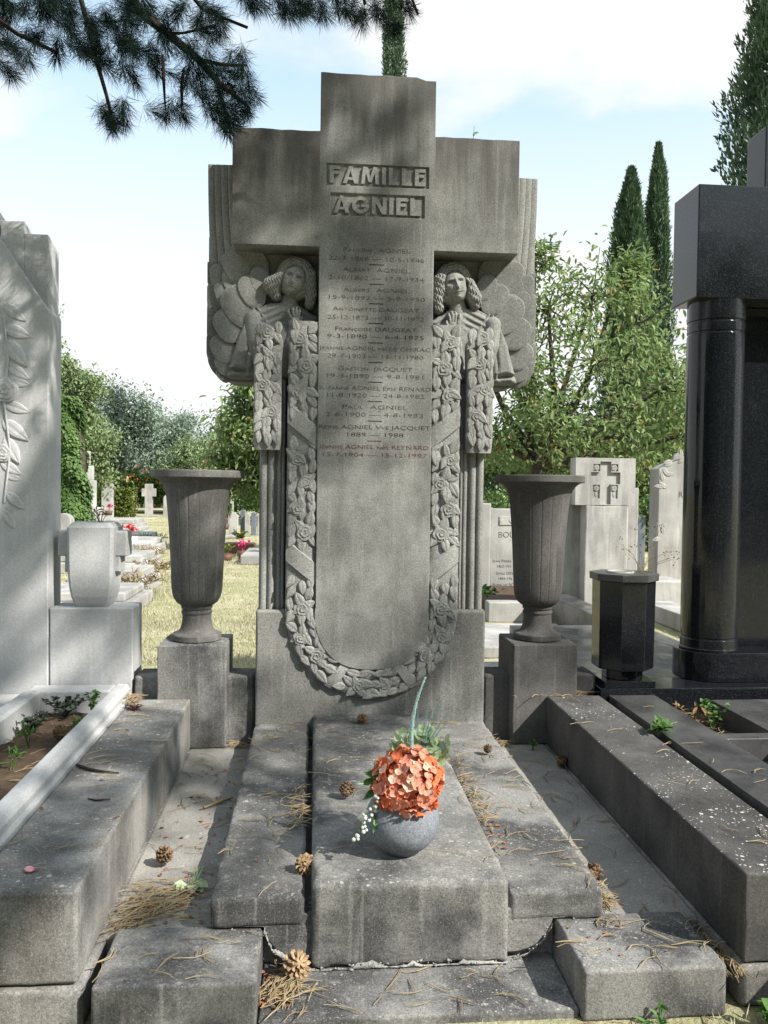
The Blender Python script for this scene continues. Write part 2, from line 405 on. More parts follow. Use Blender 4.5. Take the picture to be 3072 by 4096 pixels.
M['berry'] = simple('frosted_white_berries', (.55, .58, .52), .7, .2, var=.3, vscale=120)
M['teal'] = simple('teal_glitter_stem', (.16, .36, .33), .45, .5, c2=(.45, .55, .52), vscale=300)
M['blade'] = simple('teal_blades', (.10, .22, .24), .5, .4)
M['pink'] = simple('pink_flowers', (.70, .06, .22), .6, .2, var=.3)
M['redfl'] = simple('red_flowers', (.60, .03, .03), .6, .2, var=.3)
M['whitefl'] = simple('white_flowers', (.75, .74, .7), .6, .2)
M['pebble'] = simple('pink_pebble', (.55, .17, .22), .5, .3, c2=(.55, .33, .34), vscale=40)
M['terracotta'] = simple('brown_plastic_planter', (.12, .06, .04), .6, .3)
M['zinc'] = simple('grey_zinc_liner', (.33, .32, .29), .5, .4, var=.3)
M['plastic'] = simple('white_plastic_planter', (.75, .75, .73), .5, .4)

# ================================================================== SETTING
GZ = -.12
def mk_ground():
    t = NT('dry_grass_ground')
    a = t.rng(t.noise(.9, 6, .65), .36, .64)
    c = t.mix(a, (.24, .25, .13), (.46, .43, .30))
    c = t.mix(t.rng(t.noise(24, 5, .7), .4, .7, 0, .6), c, (.40, .36, .22))
    c = t.mix(t.rng(t.noise(70, 4, .7), .52, .7, 0, .6), c, (.09, .085, .04))
    t.bump(t.noise(60, 5, .7), .8, .02)
    return t.set(c, .95, .1)
M['ground'] = mk_ground()
n = 60
gx = np.concatenate([np.linspace(-260, -12, 12), np.linspace(-10, 12, 56), np.linspace(14, 260, 12)])
gy = np.concatenate([np.linspace(-60, -5, 6), np.linspace(-4, 40, 90), np.linspace(44, 420, 14)])
GX, GY = np.meshgrid(gx, gy, indexing='ij')
P = np.stack([GX.ravel(), GY.ravel(), np.full(GX.size, GZ)], 1)
P[:, 2] += np.where((P[:, 1] > 2.2), .012*vnoise(P, 2.2), 0)
solid('ground', P, grid_faces(len(gx), len(gy)), M['ground'], smooth=True, kind='structure')

# ================================================================== THE TOMB
# base: plinth floor, corner blocks, step
base = thing('tomb_base', 'weathered grey stone plinth with corner blocks and step under the cross tomb', 'plinth', (0, -1, GZ))
rbox('floor', (-.892, .892, -1.70, .30, GZ, 0), M['floor'], base, r=.01)
rbox('corner_block', (-.842, -.428, -1.992, -1.702, GZ, .02), M['slab'], base, r=.007, step=.03)
rbox('corner_block', (.432, .828, -1.992, -1.702, GZ, .02), M['slab'], base, r=.007, step=.03)
rbox('step', (-.426, .430, -1.972, -1.60, GZ-.03, -.095), M['slab'], base, r=.006, step=.03)
# side kerbs and their footing
kl = thing('side_kerb', 'long grey stone kerb spotted with lichen beside the white planter', 'kerb', (-1.03, -1, GZ), 'side kerbs of the cross tomb')
rbox('kerb_stone', (-1.172, -.888, -1.945, -.002, .004, .248), M['kerb'], kl, r=.007, step=.03)
rbox('footing', (-1.18, -.874, -1.955, .05, GZ, -.002), M['kerb'], kl, r=.012)
kr = thing('side_kerb', 'long grey stone kerb with a dark inner face beside the black granite strip', 'kerb', (1.03, -1, GZ), 'side kerbs of the cross tomb')
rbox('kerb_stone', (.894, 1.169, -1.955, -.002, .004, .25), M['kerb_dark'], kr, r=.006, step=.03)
rbox('footing', (.882, 1.176, -1.965, .05, GZ, -.002), M['kerb'], kr, r=.012)
# slabs
gs = thing('grave_slab', 'wide low grave slab littered with pine needles in front of the cross', 'slab', (0, -.86, 0))
rbox('slab', (-.577, -.308, -1.735, .045, .022, .112), M['slab'], gs, r=.012, step=.03)
rbox('slab', (.291, .577, -1.735, .045, .022, .112), M['slab'], gs, r=.012, step=.03)
ap = [(-.574, .06), (-.574, .026), (-.424, .026)]
for k in range(9):
    a = k/8*PI/2
    ap.append((-.424+.125*(1-math.cos(a)), .026-.10*math.sin(a)))
ap += [(.0, -.076)]
ap2 = [(-x, z) for x, z in ap[::-1]][1:]
V, F = prism((ap+ap2)[::1], -1.732, -1.62)
F = [f[::-1] for f in F]
add_bevel(solid('apron', V, F, M['slab'], gs), .006)
gc = thing('raised_slab', 'narrow raised slab carrying the flower pot, its mortar crumbling at the foot', 'slab', (0, -.86, .112))
rbox('slab', (-.289, .287, -1.752, .04, -.094, .156), M['slab'], gc, r=.016, step=.025)
# crumbled mortar at the joints
def rubble(name, path, h, w, seed, parent, n=60):
    """a ragged strip of broken mortar: many small angular chips along the joint"""
    P = np.array(path); d = np.r_[0, np.cumsum(np.linalg.norm(np.diff(P, axis=0), axis=1))]
    parts = []
    s = np.linspace(0, d[-1], 40); Q = np.stack([np.interp(s, d, P[:, i]) for i in range(3)], 1)
    prof = [(-.1, 0), (0, 1.0), (.45, .8), (.7, .2), (.75, 0)]; V = []
    for i in range(40):
        k = max(.0, .12+1.5*vnoise(Q[i:i+1], 17, seed)[0]+.35*random.random())
        for a, b in prof: V.append(Q[i]+[random.uniform(-.002, .002), -w*.8*b*(.7+.5*random.random()), h*k*a])
    parts.append((np.array(V), tri(grid_faces(40, 5))))
    for q in range(n//3):
        t_ = random.random()*d[-1]; c = np.array([np.interp(t_, d, P[:, i]) for i in range(3)])
        k = max(.15, .5+.7*vnoise(c[None], 29, seed)[0]); r = random.uniform(.002, .006)*(.6+.6*k)
        c = c+[0, -random.uniform(0, w), random.uniform(0, h*k)]
        V = np.array([(1, 0, 0), (-1, 0, 0), (0, 1, 0), (0, -1, 0), (0, 0, 1), (0, 0, -1)])*r*rng.uniform(.5, 1.3, (6, 1))*[1.5, 1, 1]+rng.normal(0, r*.3, (6, 3))+c
        parts.append((V, np.array([(0, 2, 4), (2, 1, 4), (1, 3, 4), (3, 0, 4), (2, 0, 5), (1, 2, 5), (3, 1, 5), (0, 3, 5)])))
    V, F = join(parts)
    o = solid(name, V, F, M['mortar'], parent); o['kind'] = 'stuff'; return o
rubble('mortar', [(-.287, -1.752, -.092), (-.1, -1.752, -.090), (.1, -1.752, -.088), (.285, -1.752, -.090)], .034, .010, 3, gc, 110)
rubble('mortar', [(-.57, -1.733, .012), (-.43, -1.733, .012)], .016, .006, 5, gs, 40)
rubble('mortar', [(-.424, -1.731, .012), (-.40, -1.731, -.045), (-.35, -1.731, -.082), (-.30, -1.731, -.094)], .018, .008, 6, gs, 50)
rubble('mortar', [(.30, -1.731, -.094), (.35, -1.731, -.075), (.40, -1.731, -.035), (.424, -1.731, .012)], .03, .010, 8, gs, 50)
rubble('mortar', [(.43, -1.733, .012), (.57, -1.733, .012)], .014, .005, 9, gs, 40)
# low wall with copings behind the vase pedestals
for s, lab in ((-1, 'low dark coping wall left of the cross, behind the vase pedestal'), (1, 'low dark coping wall right of the cross, behind the vase pedestal')):
    x = sorted((s*.582, s*1.172))
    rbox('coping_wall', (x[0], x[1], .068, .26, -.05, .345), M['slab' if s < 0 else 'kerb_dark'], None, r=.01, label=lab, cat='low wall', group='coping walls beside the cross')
# vase pedestals
for s, lab in ((-1, 'square grey stone pedestal under the vase next to the white tomb'), (1, 'square dark grey stone pedestal under the vase next to the black tomb')):
    x = sorted((s*.716, s*1.05))
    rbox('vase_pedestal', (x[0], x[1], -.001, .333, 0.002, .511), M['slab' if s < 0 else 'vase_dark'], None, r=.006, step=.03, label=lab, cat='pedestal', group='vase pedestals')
# fluted vases
def vase(s, lab):
    cx, cy = s*.883, .166
    t = thing('fluted_vase', lab, 'vase', (cx, cy, .512), 'fluted stone vases')
    foot = [(0, .512), (.118, .512), (.124, .517), (.124, .541), (.119, .547), (.110, .548), (.095, .555), (.083, .570), (.076, .592), (.073, .62), (.073, .645), (.076, .648), (.078, .655), (.076, .661), (.072, .664), (.072, .670), (.077, .673), (.079, .682), (.076, .690)]
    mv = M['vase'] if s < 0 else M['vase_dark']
    V, F = lathe(foot, 48, cx, cy); solid('foot', V, F, mv, t, True, sharp=28)
    pr = [(.070, .686), (.085, .692), (.102, .705), (.115, .724), (.123, .75), (.127, .78), (.129, .83), (.132, .90), (.137, 1.0), (.142, 1.08), (.148, 1.16), (.1535, 1.22), (.157, 1.25), (.163, 1.275), (.173, 1.298), (.188, 1.316), (.206, 1.329), (.222, 1.3335)]
    pz = np.array(pr); zz = np.concatenate([np.linspace(a, b, 3, endpoint=False) for a, b in zip(pz[:-1, 1], pz[1:, 1])]+[[pz[-1, 1]]])
    rr = np.interp(zz, pz[:, 1], pz[:, 0])
    def fl(R, Z, T):
        a = (T*18/(2*PI)) % 1.0; e = np.minimum(a, 1-a)
        env = np.clip((Z-.688)/.02, 0, 1)*np.clip((1.262-Z)/.03, 0, 1)
        return R-env*.0026*np.exp(-(e/.035)**2)
    V, F = lathe(np.stack([rr, zz], 1), 18*20, cx, cy, fl); solid('bowl', V, F, mv, t, True)
    rim = [(.218, 1.332), (.228, 1.3335), (.231, 1.337), (.231, 1.366), (.228, 1.371), (.16, 1.371), (.15, 1.367), (.148, 1.30), (.13, 1.0), (0, .99)]
    V, F = lathe(rim, 64, cx, cy)
    V[:, 2] += np.where(V[:, 2] > 1.36, .0015*vnoise(V, 40), 0)
    solid('rim', V, F, mv, t, True, sharp=30)
    return t
vase(-1, 'fluted grey stone vase with wide flat rim standing left of the cross')
vase(1, 'fluted dark stone vase with wide flat rim standing right of the cross')

# ------------------------------------------------------------------ the cross stele
st = thing('cross_stele', 'tall grey stone cross carved with two winged angels and a leaf garland', 'gravestone', (0, .15, 0))
HS, HA, HP = .283, .706, .577
ZT, ZAT, ZAB = 3.314, 3.032, 2.469
def cells(name, xb, zb, depth, yback, mat, parent, top_noise=0):
    """boxy relief: depth(xc, zc) gives the front plane of each cell or None"""
    nx, nz = len(xb)-1, len(zb)-1
    D = [[depth((xb[i]+xb[i+1])/2, (zb[j]+zb[j+1])/2) for j in range(nz)] for i in range(nx)]
    V, F, idx = [], [], {}
    def v(x, y, z):
        k = (round(x, 5), round(y, 5), round(z, 5))
        if k not in idx: idx[k] = len(V); V.append(k)
        return idx[k]
    def g(i, j): return D[i][j] if 0 <= i < nx and 0 <= j < nz else None
    for i in range(nx):
        for j in range(nz):
            d = D[i][j]
            if d is None: continue
            x0, x1, z0, z1 = xb[i], xb[i+1], zb[j], zb[j+1]
            F.append([v(x0, d, z0), v(x1, d, z0), v(x1, d, z1), v(x0, d, z1)])
            F.append([v(x0, yback, z1), v(x1, yback, z1), v(x1, yback, z0), v(x0, yback, z0)])
            for (di, dj, A, B) in ((-1, 0, (x0, z1), (x0, z0)), (1, 0, (x1, z0), (x1, z1)), (0, -1, (x0, z0), (x1, z0)), (0, 1, (x1, z1), (x0, z1))):
                e = g(i+di, j+dj)
                b = yback if e is None else e
                if b > d+1e-6:
                    F.append([v(A[0], d, A[1]), v(A[0], b, A[1]), v(B[0], b, B[1]), v(B[0], d, B[1])])
    V = np.array(V)
    return V, F
P1 = (-.252, .252, 2.772, 2.876); P2 = (-.232, .232, 2.626, 2.734)
def cd_(x, z):
    if abs(x) > HA or z > ZT: return None
    inside = abs(x) < HS or (ZAB < z < ZAT)
    if not inside: return None
    if abs(x) > HS and not (ZAB < z < ZAT): return None
    if abs(x) < HS and z < .69: return None
    for p in (P1, P2):
        if p[0] < x < p[1] and p[2] < z < p[3]: return .012
    return 0.0
def brk(a, *must, step=.045):
    pts = sorted(set([round(q, 5) for q in must]))
    out = []
    for p, q in zip(pts[:-1], pts[1:]):
        k = max(1, int((q-p)/step)); out += list(np.linspace(p, q, k, endpoint=False))
    return out+[pts[-1]]
xb = brk(0, -HA, -HS, -.252, -.232, .232, .252, HS, HA); zb = brk(0, .69, ZAB, 2.626, 2.734, 2.772, 2.876, ZAT, ZT, step=.06)
V, F = cells('cross', xb, zb, cd_, .19, M['cross'], st)
top = (V[:, 2] > ZAT-1e-4) & ((np.abs(V[:, 2]-ZT) < 1e-4) | (np.abs(V[:, 0]) > HS-.001))
V[:, 2] += np.where(top, .004*vnoise(V, 19)-.002, 0)
V[:, 2] -= np.where((np.abs(V[:, 2]-ZT) < .01) & (V[:, 0] > .23), .012, 0)
key = {(round(a, 4), round(b, 4), round(c, 4)): i for i, (a, b, c) in enumerate(V)}
F = [f for f in F if not all(abs(V[i][2]-.69) < 1e-5 for i in f)]
ft = [(HS*math.copysign(abs(math.cos(a))**.8, math.cos(a)), .69-.298*abs(math.sin(a))**.9) for a in np.linspace(0, PI, 41)][1:-1]
row = [x for x in xb if abs(x) < HS+1e-6]
n0 = len(V); nf_ = len(ft)
V = np.concatenate([V, [(x, 0.0, z) for x, z in ft], [(x, .19, z) for x, z in ft]])
fr_ = [key[(round(x, 4), 0.0, .69)] for x in row]; bk_ = [key[(round(x, 4), .19, .69)] for x in row]
cf, cb = list(range(n0, n0+nf_)), list(range(n0+nf_, n0+2*nf_))
F.append(fr_[::-1][:0]+fr_+cf); F[-1] = F[-1][::-1]
F.append(bk_+cb)
lf, lb = [fr_[-1]]+cf+[fr_[0]], [bk_[-1]]+cb+[bk_[0]]
for i in range(len(lf)-1): F.append([lf[i], lf[i+1], lb[i+1], lb[i]][::-1])
o = solid('cross', V, F, M['cross'], st)
add_bevel(o, .004, 2, 40)
# raised letters of the family name in sunk panels: strokes drawn as bars and arcs
def bar(x0, z0, x1, z1, w):
    d = np.array([x1-x0, z1-z0]); d = d/np.linalg.norm(d); nrm = np.array([-d[1], d[0]])*w/2
    return [(x0+nrm[0], z0+nrm[1]), (x0-nrm[0], z0-nrm[1]), (x1-nrm[0], z1-nrm[1]), (x1+nrm[0], z1+nrm[1])]
def glyph(ch):
    h, w = 1.0, .24
    if ch == 'F': return .62, [[(0, 0), (w, 0), (w, h), (0, h)], [(w, h-.2), (.62, h-.2), (.62, h), (w, h)], [(w, .52), (.55, .52), (.55, .70), (w, .70)]]
    if ch == 'E': return .64, [[(0, 0), (w, 0), (w, h), (0, h)], [(w, h-.2), (.64, h-.2), (.64, h), (w, h)], [(w, .5), (.55, .5), (.55, .68), (w, .68)], [(w, 0), (.64, 0), (.64, .2), (w, .2)]]
    if ch == 'L': return .62, [[(0, 0), (w, 0), (w, h), (0, h)], [(w, 0), (.62, 0), (.62, .2), (w, .2)]]
    if ch == 'I': return .24, [[(0, 0), (w, 0), (w, h), (0, h)]]
    if ch == 'A': return .92, [[(0, 0), (.24, 0), (.52, h), (.36, h)], [(.92, 0), (.68, 0), (.36, h), (.56, h)][::-1], [(.22, .2), (.7, .2), (.66, .36), (.26, .36)]]
    if ch == 'M': return 1.08, [[(0, 0), (.22, 0), (.30, h), (.12, h)], [(.86, 0), (1.08, 0), (.96, h), (.78, h)], [(.45, .1), (.63, .1), (.36, h), (.16, h)], [(.45, .1), (.63, .1), (.92, h), (.72, h)]]
    if ch == 'N': return .84, [[(0, 0), (.22, 0), (.22, h), (0, h)], [(.62, 0), (.84, 0), (.84, h), (.62, h)], [(.6, 0), (.84, 0), (.26, h), (.02, h)]]
    if ch == 'G':
        out = []; c, R, rr = (.46, .5), .5, .29
        for k in range(16):
            a0, a1 = math.radians(50+k*295/16), math.radians(50+(k+1)*295/16)
            out.append([(c[0]+rr*math.cos(a0), c[1]+rr*math.sin(a0)), (c[0]+R*math.cos(a0), c[1]+R*math.sin(a0)), (c[0]+R*math.cos(a1), c[1]+R*math.sin(a1)), (c[0]+rr*math.cos(a1), c[1]+rr*math.sin(a1))])
        out.append([(.5, .38), (.94, .38), (.94, .56), (.5, .56)])
        return .94, out
def word(txt, x0, x1, z0, z1, y0, y1, parent, mat):
    gl = [glyph(c) for c in txt]; gap = .16
    tot = sum(g[0] for g in gl)+gap*(len(gl)-1); sx = (x1-x0)/tot; sz = z1-z0; x = x0
    for c, (w, polys) in zip(txt, gl):
        V, F = [], []
        for k, p in enumerate(polys):
            q = [(x+a*sx, z0+b*sz) for a, b in p]
            ar = sum(q[i][0]*q[(i+1) % 4][1]-q[(i+1) % 4][0]*q[i][1] for i in range(4))
            if ar < 0: q = q[::-1]
            eps = .0004*(k % 3)
            v, f = prism(q, y0+eps, y1); o_ = len(V); V += v; F += [[i+o_ for i in ff] for ff in f]
        solid('raised_letter', V, F, mat, parent)
        x += (w+gap)*sx
word('FAMILLE', -.236, .236, 2.783, 2.866, -.001, .013, o, M['relief'])
word('AGNIEL', -.215, .215, 2.638, 2.722, -.001, .013, o, M['relief'])

# engraved names
def text_mesh(txt, size, offset=-.017):
    cu = bpy.data.curves.new('txt', 'FONT'); cu.body = txt; cu.size = size; cu.align_x = 'CENTER'; cu.align_y = 'CENTER'
    
    for i, c_ in enumerate(txt):
        if c_.islower(): cu.body_format[i].use_small_caps = True
    cu.small_caps_scale = .78
    cu.extrude = .0006; cu.offset = offset*size; cu.resolution_u = 3
    ob = bpy.data.objects.new('txt', cu); col.objects.link(ob)
    dg = bpy.context.evaluated_depsgraph_get(); me = bpy.data.meshes.new_from_object(ob.evaluated_get(dg))
    bpy.data.objects.remove(ob); bpy.data.curves.remove(cu)
    return me
def text(name, txt, size, cx, z, y, mat, parent, width=None, sx=1.0, rotz=0):
    me = text_mesh(txt, size); me.materials.clear(); me.materials.append(mat)
    xs = [v.co.x for v in me.vertices]; w = max(xs)-min(xs)
    if width: sx = width/w
    me.transform(Matrix.Diagonal((sx, 1, 1, 1)))
    ob = bpy.data.objects.new(name, me); col.objects.link(ob); ob.parent = parent
    ob.location = Vector((cx, y, z))-ORG[parent.name]; ob.rotation_euler = (PI/2, 0, rotz)
    return ob
def iz(v): return 2.469-(518.4+.21974*v-538)*.002294
rows = [('Pauline  AGNIEL', 105, 655, 655, 'f'), ('22-3-1868 — 10-5-1946', 190, 655, 935, 'f'),
        ('Albert  AGNIEL', 297, 650, 655, 'f'), ('2-10-1862 — 17-9-1934', 378, 648, 930, 'f'),
        ('Albert  AGNIEL', 492, 650, 650, 'f'), ('15-9-1892 — 5-9-1950', 570, 645, 940, 'f'),
        ('Antoinette DAUGEAT', 680, 650, 845, 'f'), ('25-12-1873 — 30-11-1972', 762, 645, 940, 'f'),
        ('Françoise DAUGEAT', 873, 645, 795, 'd'), ('9-3-1890 — 6-4-1975', 945, 645, 945, 'd'),
        ('Jeanne AGNIEL veuve CHIRAC', 1060, 640, 1090, 'm'), ('29-7-1903 — 15-11-1980', 1137, 640, 940, 'm'),
        ('Gaston  JACQUET', 1258, 640, 725, 'f'), ('19-3-1890 — 9-8-1981', 1330, 640, 945, 'f'),
        ('Suzanne AGNIEL Epse RENARD', 1448, 636, 1100, 'm'), ('11-8-1920 — 24-8-1982', 1518, 635, 955, 'm'),
        ('Paul  AGNIEL', 1632, 637, 640, 'm'), ('2-6-1900 — 4-8-1983', 1706, 637, 955, 'm'),
        ('Reine AGNIEL Vve JACQUET', 1828, 633, 1095, 'd'), ('1889 — 1988', 1902, 633, 550, 'd'),
        ('Jeanne AGNIEL née REYNARD', 2022, 633, 1080, 'r'), ('15-7-1904 — 15-12-1997', 2100, 620, 1020, 'r')]
U4 = .21974*.002294
def smallcaps(t): return t
for t_, v, c, w, k in rows:
    mt = {'f': M['inkfaint'], 'm': M['inkfaint'], 'd': M['ink'], 'r': M['red']}[k]
    text('engraved_line', t_, .0285, 0, iz(v), -.0006, mt, o, width=w*U4)
for v in (243, 432, 622, 812, 1002, 1193, 1385, 1573, 1765, 1960):
    V, F = prism([(-.036, iz(v)-.0018), (.036, iz(v)-.0018), (.036, iz(v)+.0018), (-.036, iz(v)+.0018)], -.0012, .001)
    solid('engraved_rule', V, F, M['red'] if v == 1960 else M['ink'], o)
# pedestal, backing, columns
rbox('pedestal', (-HP, HP, .03, .36, 0, .680), M['cross'], st, r=.009, step=.04)
bk = [(-.568, 1.823), (.568, 1.823), (.70, 1.823)]
bk = [(-.568, .68), (.568, .68), (.568, 1.823), (.69, 1.823)]
for k in range(7):
    a = k/6*PI/2; bk.append((.69+.135*math.sin(a), 1.823+.16*(1-math.cos(a))))
bk += [(.83, 2.3), (.832, 2.9), (-.832, 2.9), (-.83, 2.3)]
for k in range(7):
    a = PI/2-k/6*PI/2; bk.append((-.69-.135*math.sin(a), 1.823+.16*(1-math.cos(a))))
bk.append((-.568, 1.823))
V, F = prism(bk[:-1]+[bk[-1]], .175, .36)
add_bevel(solid('backing_slab', V, F, M['relief'], st), .006, 2, 50)
for s in (-1, 1):
    cgrp = rbox('pilaster', (min(s*.44, s*.568), max(s*.44, s*.568), .085, .16, .68, 1.83), M['relief'], st, r=.006)
    for k, (xx, rr) in enumerate(((.548, .020), (.508, .020), (.470, .013), (.450, .010))):
        th = np.linspace(PI, 2*PI, 9)
        pts = [(s*xx+rr*math.cos(a), .088+rr*1.2*math.sin(a)) for a in th]
        zz = np.linspace(.681, 1.825, 14)
        V = np.array([[(x+.0006*math.sin(z*9+k), y, z) for x, y in pts] for z in zz]).reshape(-1, 3)
        solid('reed', V, grid_faces(14, 9), M['relief'], cgrp, True)
# ---- angels as carved relief
S_ = .000526
class Sketch:
    def __init__(s, u0, u1, v0, v1, step):
        s.u = np.arange(u0, u1+1, step); s.v = np.arange(v0, v1+1, step)
        s.U, s.V = np.meshgrid(s.u, s.v, indexing='ij'); s.H = np.zeros(s.U.shape); s.I = np.zeros(s.U.shape, int)
    def put(s, h, mask, i):
        k = mask & (h > s.H); s.H[k] = h[k]; s.I[k] = i
    def loc(s, c, rot):
        a = math.radians(rot); x, y = s.U-c[0], s.V-c[1]
        return x*math.cos(a)+y*math.sin(a), -x*math.sin(a)+y*math.cos(a)
    def ell(s, c, rx, ry, rot, base, hgt, i, pw=.5, mod=None, force=False):
        x, y = s.loc(c, rot); r = (x/rx)**2+(y/ry)**2; k = r < 1
        h = base+hgt*np.clip(1-r, 0, 1)**pw
        if mod is not None: h = h+mod(x, y)
        if force: s.H[k] = h[k]; s.I[k] = i
        else: s.put(h, k, i)
    def cap(s, a, b, i, k=1.0, mod=None):
        (x0, y0, r0, h0), (x1, y1, r1, h1) = a, b
        d = np.array([x1-x0, y1-y0]); L2 = d@d
        t = np.clip(((s.U-x0)*d[0]+(s.V-y0)*d[1])/L2, 0, 1)
        q = np.hypot(s.U-x0-t*d[0], s.V-y0-t*d[1]); r = r0+(r1-r0)*t; m_ = q < r
        h = h0+(h1-h0)*t+k*np.sqrt(np.clip(r*r-q*q, 0, None))
        if mod is not None: h = h+mod(s.U, s.V)
        s.put(h, m_, i)
    def poly(s, P, base, w, hr, i, mod=None):
        P = np.array(P, float); inside = np.zeros(s.U.shape, bool); dist = np.full(s.U.shape, 1e9); n = len(P)
        for k in range(n):
            a, b = P[k], P[(k+1) % n]
            c = ((a[1] > s.V) != (b[1] > s.V)) & (s.U < (b[0]-a[0])*(s.V-a[1])/((b[1]-a[1]) or 1e-9)+a[0]); inside ^= c
            d = b-a; t = np.clip(((s.U-a[0])*d[0]+(s.V-a[1])*d[1])/(d@d), 0, 1)
            dist = np.minimum(dist, np.hypot(s.U-a[0]-t*d[0], s.V-a[1]-t*d[1]))
        q = np.clip(dist/w, 0, 1); h = base+hr*np.sqrt(1-(1-q)**2)
        if mod is not None: h = h+mod(s.U, s.V)
        s.put(h, inside, i)
def g2(x, y, cx, cy, sx, sy): return np.exp(-((x-cx)/sx)**2-((y-cy)/sy)**2)
def angel(mirror):
    k = Sketch(290, 1168, 185, 1372, 4)
    # torso and tunic
    fold = lambda U, V: 7*np.sin(U/17.0+1.5*np.sin(V/160))*np.clip((V-1000)/150, 0, 1)+7*np.sin((V*.95+np.abs(U-900)*-.45)/10.0)*np.clip((880-V)/80, 0, 1)*np.clip(np.abs(U-890)/60-.6, 0, 1)
    k.poly([(560, 700), (690, 640), (800, 625), (960, 640), (1168, 760), (1168, 1365), (560, 1365), (520, 1000)], 88, 80, 60, 1, fold)
    # wide sleeve, hanging folds
    sl = lambda U, V: 6*np.sin((U-480+(V-800)*.30)/21.0)*np.clip((V-820)/200, 0, 1)
    k.poly([(470, 790), (560, 720), (600, 900), (560, 1180), (590, 1360), (335, 1365), (292, 1350), (345, 1150), (420, 920)], 95, 60, 60, 2, sl)
    k.poly([(395, 1000), (470, 830), (520, 1000), (500, 1200), (515, 1300), (460, 1335), (345, 1345), (335, 1300)], 135, 45, 38, 2)
    k.cap((545, 790, 84, 110), (560, 1000, 76, 125), 2); k.cap((560, 1000, 76, 125), (600, 1240, 52, 100), 2)
    # sleeve mouth: a rolled hem with a hollow
    x, y = k.loc((425, 1290), 6); hem = g2(x, y, 0, 0, 95, 22); k.H -= 70*hem*(k.I == 2)
    k.cap((335, 1262, 14, 150), (420, 1235, 16, 160), 2); k.cap((420, 1235, 16, 160), (505, 1262, 15, 150), 2); k.cap((505, 1262, 15, 150), (512, 1330, 13, 130), 2)
    # shoulder drapery: rolled folds around the neckline
    k.cap((548, 705, 14, 140), (655, 900, 12, 138), 2); k.cap((585, 690, 12, 142), (690, 850, 11, 140), 2)
    pass
    # neck
    k.cap((905, 545, 78, 95), (880, 665, 88, 80), 1, .8)
    k.ell((860, 690), 150, 60, 5, 105, 40, 1)
    # hair
    hc = (950, 400)
    def wave(x, y):
        r = np.hypot(x, y*.95); a = np.arctan2(y, x)
        return 6*np.sin(r/4.6+1.7*np.sin(a*9)+.8*np.sin(a*17+1))+3*np.sin(a*31+r/9)
    k.ell(hc, 192, 208, -8, 120, 100, 3, .45, wave)
    wv = lambda U, V: 8*np.sin((U+10*np.sin(V/13.0+U/60))/4.0)+4*np.sin(V/9.0+U/14)
    if not mirror:
        k.cap((800, 420, 62, 170), (715, 480, 82, 150), 3, 1, wv); k.cap((715, 480, 82, 150), (765, 570, 52, 140), 3, 1, wv)
    else:
        k.cap((800, 420, 66, 170), (735, 540, 74, 150), 3, 1, wv); k.cap((735, 540, 74, 150), (720, 590, 58, 140), 3, 1, wv)
    k.cap((1075, 380, 70, 165), (1098, 560, 58, 150), 3, 1, wv); k.cap((1098, 560, 58, 150), (1080, 650, 50, 140), 3, 1, wv)
    # face
    tilt = 20 if not mirror else 13
    def face(x, y):
        f = -40*g2(x, y, -46, -30, 28, 17)-40*g2(x, y, 48, -30, 28, 17)
        f += 22*g2(x, y, -46, -25, 19, 9)+22*g2(x, y, 48, -25, 19, 9)
        f -= 9*g2(x, y, -48, -17, 20, 3.5)+9*g2(x, y, 52, -17, 20, 3.5)
        f += 10*g2(x, y, -50, -58, 34, 9)+10*g2(x, y, 54, -58, 34, 9)
        f += 42*g2(x, y, 0, 28, 15, 19)+28*g2(x, y, 1, -12, 10, 42)
        f += 10*g2(x, y, -13, 36, 8, 7)+10*g2(x, y, 13, 36, 8, 7)
        f += 13*g2(x, y, 0, 66, 27, 8)+13*g2(x, y, 0, 82, 22, 8)-22*g2(x, y, 0, 73.5, 32, 3.8)
        f += 16*g2(x, y, 0, 112, 30, 18)+8*g2(x, y, -58, 40, 30, 40)+8*g2(x, y, 60, 40, 30, 40)
        return f
    k.ell((925, 438), 112, 150, tilt, 158, 92, 4, .42, face, force=True)
    # raised forearm and hand on the breast
    k.cap((868, 1215, 62, 95), (905, 1010, 60, 125), 1); k.cap((905, 1010, 60, 125), (945, 870, 44, 150), 1)
    k.ell((945, 815), 62, 82, 15, 165, 38, 1)
    for (a, b, c, r) in (((905, 790), (885, 745), (880, 712), 15), ((930, 770), (922, 720), (928, 690), 16), ((955, 768), (956, 715), (962, 688), 16), ((980, 780), (988, 732), (990, 705), 15), ((995, 850), (1012, 805), (1010, 775), 15)):
        k.cap((a[0], a[1], r, 190), (b[0], b[1], r, 200), 1); k.cap((b[0], b[1], r, 200), (c[0], c[1], r*.85, 185), 1)
    return k
def sketch_xz(mirror):
    if not mirror: return lambda u, v: (-.896+S_*u, 2.551-S_*v)
    return lambda u, v: (-(-.896+S_*u), 2.551-S_*v)
YR = .175
